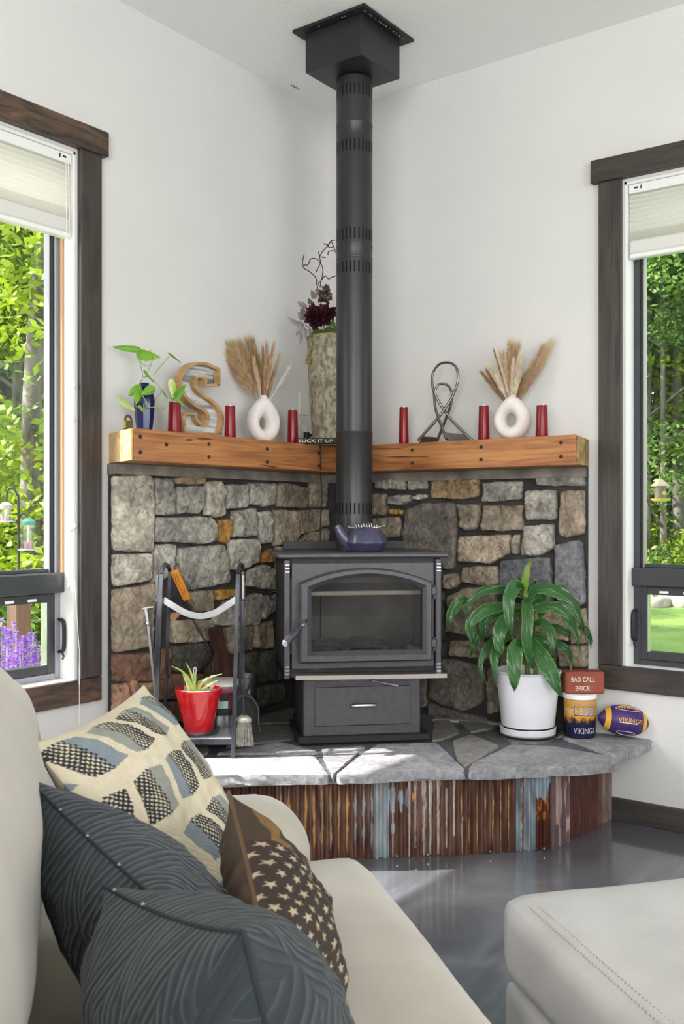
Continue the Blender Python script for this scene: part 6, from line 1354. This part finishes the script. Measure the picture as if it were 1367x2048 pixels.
for k, (u, Y) in enumerate([(1292, 20), (1360, 20.5), (1395, 21), (1250, 21), (1310, 22), (1345, 22.5), (1380, 23), (1430, 21), (1278, 22), (1325, 24), (1368, 25), (1410, 24), (1460, 22), (1220, 23), (1500, 22), (1530, 24), (1180, 24), (1300, 26), (1345, 27), (1400, 27), (1480, 26), (1570, 21), (1640, 22), (1710, 21), (1790, 22), (1880, 21), (1980, 22), (2090, 21), (2200, 22), (1600, 25), (1700, 26), (1830, 26), (1960, 26), (2120, 26), (1120, 22), (1060, 23), (1000, 22), (940, 23)]):
    x, y = gp(u, Y); put(protos[(1, 2, 1, 2, 3, 2)[k % 6]], x, y, GZ, r.random()*6, r.uniform(1.15, 1.5), 'leafy green woodland tree beyond the lawn, outside the right window', GRR)
for p_ in protos:
    for ch in list(p_.children): bpy.data.objects.remove(ch)
    bpy.data.objects.remove(p_)
# undergrowth shrubs at the wood edge
def shrub(x, y, rad, lm, n, seed, lab, grp, size=.06):
    r = random.Random(seed); mb = MB(); blobs = [(V((x+r.uniform(-1, 1)*rad, y+r.uniform(-1, 1)*rad, GZ+rad*r.uniform(.2, 1.1))), rad*r.uniform(.4, .7)) for k in range(7)]
    leaf_cloud(mb, blobs, n, r, size)
    for k in range(5): mb.tube([(x, y, GZ-.03), (x+r.uniform(-.5, .5)*rad, y+r.uniform(-.5, .5)*rad, GZ+rad)], .012, 5)
    o = mb.build('shrub', lm, origin=(x, y, GZ)); tag(o, lab, 'shrub', grp); return o
for k, (u, Y, rad) in enumerate([(1290, 19, .9), (1330, 19.2, .7), (1365, 19.0, 1.0), (1400, 19.6, 1.1), (1260, 20, 1.1), (1440, 20, 1.2), (1310, 20.5, 1.2), (1350, 20.8, 1.3)]):
    x, y = gp(u, Y); shrub(x, y, rad, m_lfg if k % 2 else m_lfy, 1500, 40+k, 'low leafy shrub at the wood edge outside the right window', 'shrubs outside the right window')
for k, (u, Y, rad) in enumerate([(5, 8, .7), (45, 8.6, .6), (85, 8.8, .7), (-40, 8.4, .8), (120, 9.2, .8), (-90, 9, .9)]):
    x, y = gp(u, Y); shrub(x, y, rad, m_lfy if k % 2 else m_lfg, 1700, 60+k, 'low leafy shrub at the wood edge outside the left window', 'shrubs outside the left window')
# stones edging the lawn
m_rock = mat('edge_rock', hx('8b8378'), hx('aaa196'), rough=.9, scale=5)
for k in range(9):
    u = 1262+k*18; x, y = gp(u, 17.6+.35*math.sin(k*1.7)); mb = MB(); q = .20+.06*math.sin(k*2.3)
    mb.M = Matrix.Translation((x, y, GZ+.05)) @ Matrix.Rotation(k, 4, 'Z'); mb.rbox((0, 0, 0), (q*2.2, q*1.4, q), q*.45, 6, (0, 0, 0), lambda q_, g: q_+noise.noise_vector(q_*6+V((k, 0, 0)))*.03)
    o = mb.build('edging_rock', m_rock, smooth=50); tag(o, 'weathered rock along the far lawn edge outside the right window', 'rock', 'rocks along the lawn edge')
# bird feeder on wire outside the right window
fpt = at(1320, 983, 5.6)
bf = thing('bird_feeder', fpt-UP*.06, 'wooden house-shaped bird feeder with yellow tray hanging outside the right window', 'bird feeder')
def fz(mb): mb.M = Matrix.Translation(fpt); return mb
m_ftan = mat('feeder_roof', hx('a39a78'), rough=.7); m_fyel = mat('feeder_yellow', hx('d3b84a'), rough=.5); m_fgr = mat('feeder_grey', hx('6a665e'), hx('8a857a'), rough=.7)
mb = fz(MB()); mb.lathe([(.056, .030), (.052, .036), (.012, .070), (.0, .074)], seg=6, cap=False); mb.lathe([(.056, .030), (.0, .028)], seg=6, cap=False); mb.build('roof', m_ftan, bf)
mb = fz(MB()); mb.lathe([(.033, -.040), (.033, .030)], seg=12); mb.build('seed_tube', m_fgr, bf, smooth=40)
mb = fz(MB()); mb.lathe([(.030, -.058), (.050, -.052), (.054, -.042), (.050, -.041), (.03, -.046)], seg=20); mb.build('tray', m_fyel, bf, smooth=40)
mb = fz(MB()); q = -FW*.034; mb.M = Matrix.Translation(fpt+q+RT*.010-UP*.010) @ (-FW).to_track_quat('Z', 'Y').to_matrix().to_4x4(); mb.lathe([(.005, 0), (.012, .002), (.012, .004), (.005, .005)], seg=12); mb.build('sunflower_badge', m_fyel, bf)
mb = MB(); mb.tube([fpt+UP*.07, fpt+UP*2.0], .0015, 5); mb.tube([fpt+UP*2.0, fpt+UP*2.0+RT*1.0], .004, 5); mb.tube([fpt+UP*2.0+RT*1.0, V(((fpt+RT*1.0).x, (fpt+RT*1.0).y, GZ))], .012, 8); mb.build('hanging_pole', m_irond, bf)
# left: shepherd hook pole with feeders
ub = at(37, 1030, 4.9)
hp_ = thing('shepherd_hook', V((ub.x, ub.y, GZ)), 'black garden hook pole outside the left window', 'garden pole')
mb = MB(); top_ = at(37, 985, 4.9); mb.tube(bez([V((ub.x, ub.y, GZ-.02)), V((ub.x, ub.y, .5)), at(37, 1020, 4.9), at(34, 990, 4.9), at(25, 976, 4.9), at(15, 982, 4.9), at(12, 1006, 4.9)], 6), .006, 8); mb.tube(bez([at(37, 1040, 4.9), at(44, 1028, 4.9), at(52, 1030, 4.9), at(57, 1045, 4.9)], 5), .005, 6); mb.build('pole', m_irond, hp_, smooth=60)
def feeder(u, v, Y, h_, lab, capc):
    c = at(u, v, Y); t = thing('tube_feeder', c, lab, 'bird feeder', 'bird feeders outside the left window')
    mb = MB(); mb.M = Matrix.Translation(c); mb.lathe([(.028, 0), (.028, h_)], seg=16); mb.build('tube', m_clear, t, smooth=40)
    mb = MB(); mb.M = Matrix.Translation(c); mb.lathe([(.036, h_), (.036, h_+.018), (.015, h_+.036), (0, h_+.038)], seg=16, cap=False); mb.lathe([(.036, h_), (0, h_)], seg=16, cap=False); mb.build('cap', mat('cap'+str(len(MATS)), hx(capc), rough=.4), t, smooth=40)
    mb = MB(); mb.M = Matrix.Translation(c); mb.lathe([(.05, -.006), (.05, .0), (.02, .002)], seg=16); mb.build('tray', m_wing, t)
    mb = MB(); mb.M = Matrix.Translation(c); mb.lathe([(.024, .0), (.024, h_*.35)], seg=16); mb.build('seed', mat('seed'+str(len(MATS)), hx('9a6f7c'), rough=.9), t)
    mb = MB(); mb.tube([c+UP*(h_+.036), c+UP*(h_+.075)], .0015, 5); mb.build('hanger', m_irond, t)
feeder(57, 1098, 4.9, .12, 'clear tube feeder with green cap outside the left window', '2f6b5c'); feeder(12, 1042, 4.9, .06, 'small feeder hanging from the hook end outside the left window', '8a857a')
# wooden post and lupins outside the left window
wp_ = at(38, 1030, 4.6); mb = MB(); mb.box((wp_.x-.04, wp_.y-.04, GZ), (wp_.x+.04, wp_.y+.04, .78), .004); o = mb.build('wooden_post', mat('post_wood', hx('4a3325'), hx('5f4535'), rough=.8, scale=4, stretch=(8, 8, 1))); tag(o, 'brown wooden post behind the purple flowers outside the left window', 'post')
pth_ = MB(); pa0 = at(90, 1030, 5.6); pth_.box((pa0.x-1.6, pa0.y-.9, GZ-.02), (pa0.x+1.4, pa0.y+.9, GZ+.075), .01); o = pth_.build('stone_slab', mat('pale_slab', hx('b9a49c'), hx('c7b4ab'), rough=.9, scale=3)); tag(o, 'pale stone slab on the ground outside the lower left window', 'slab')
m_lup = mat('lupin_purple', hx('6c3fb4'), hx('a468cf'), rough=.6, scale=30, trans=.3)
m_lupg = mat('lupin_green', hx('7f9a5a'), hx('b5c48c'), rough=.7, scale=10, trans=.3)
r = random.Random(77)
for k, (u, vt, Y) in enumerate([(3, 1238, 3.9), (10, 1252, 3.95), (27, 1243, 3.9), (32, 1262, 3.85), (46, 1272, 4.0), (57, 1266, 4.0), (66, 1264, 4.05), (20, 1258, 4.1), (75, 1296, 4.0), (-8, 1250, 3.9), (-22, 1246, 4.0), (-38, 1260, 3.9), (40, 1285, 3.8), (62, 1290, 3.9), (81, 1290, 4.1), (14, 1275, 3.8)]):
    b = at(u+r.uniform(-4, 4), 1030, Y); b.z = GZ; tpt = at(u, vt, Y); t = thing('lupin', b, 'purple flower spike outside the lower left window', 'flower', 'purple flower spikes outside the left window')
    mb = MB(); mb.tube([b, tpt], [.005, .003], 6); mb.build('stem', m_lupg, t)
    mb = MB(); L_ = .20
    for j in range(170):
        q = r.random(); a = r.random()*2*PI; rad = .026*(1-q)**.6+.004; p = tpt-UP*(L_*(1-q))+V((math.cos(a), math.sin(a), 0))*rad; d = V((math.cos(a), math.sin(a), .5))*.007; s_ = V((-math.sin(a), math.cos(a), 0))*.005
        mb.add([p-d, p+s_, p+d, p-s_], [(0, 1, 2, 3)])
    mb.build('blossoms', m_lup, t)
    mb = MB(); mid = b.lerp(tpt, .6)
    for j in range(60):
        a = r.random()*2*PI; q = r.random(); p = b.lerp(tpt, .25+.5*q); e_ = p+V((math.cos(a), math.sin(a), r.uniform(-.1, .6)))*r.uniform(.05, .11); s_ = V((-math.sin(a), math.cos(a), 0))*.010
        mb.add([p, p.lerp(e_, .6)+s_, e_, p.lerp(e_, .6)-s_], [(0, 1, 2, 3)])
    mb.build('leaves', m_lupg, t)
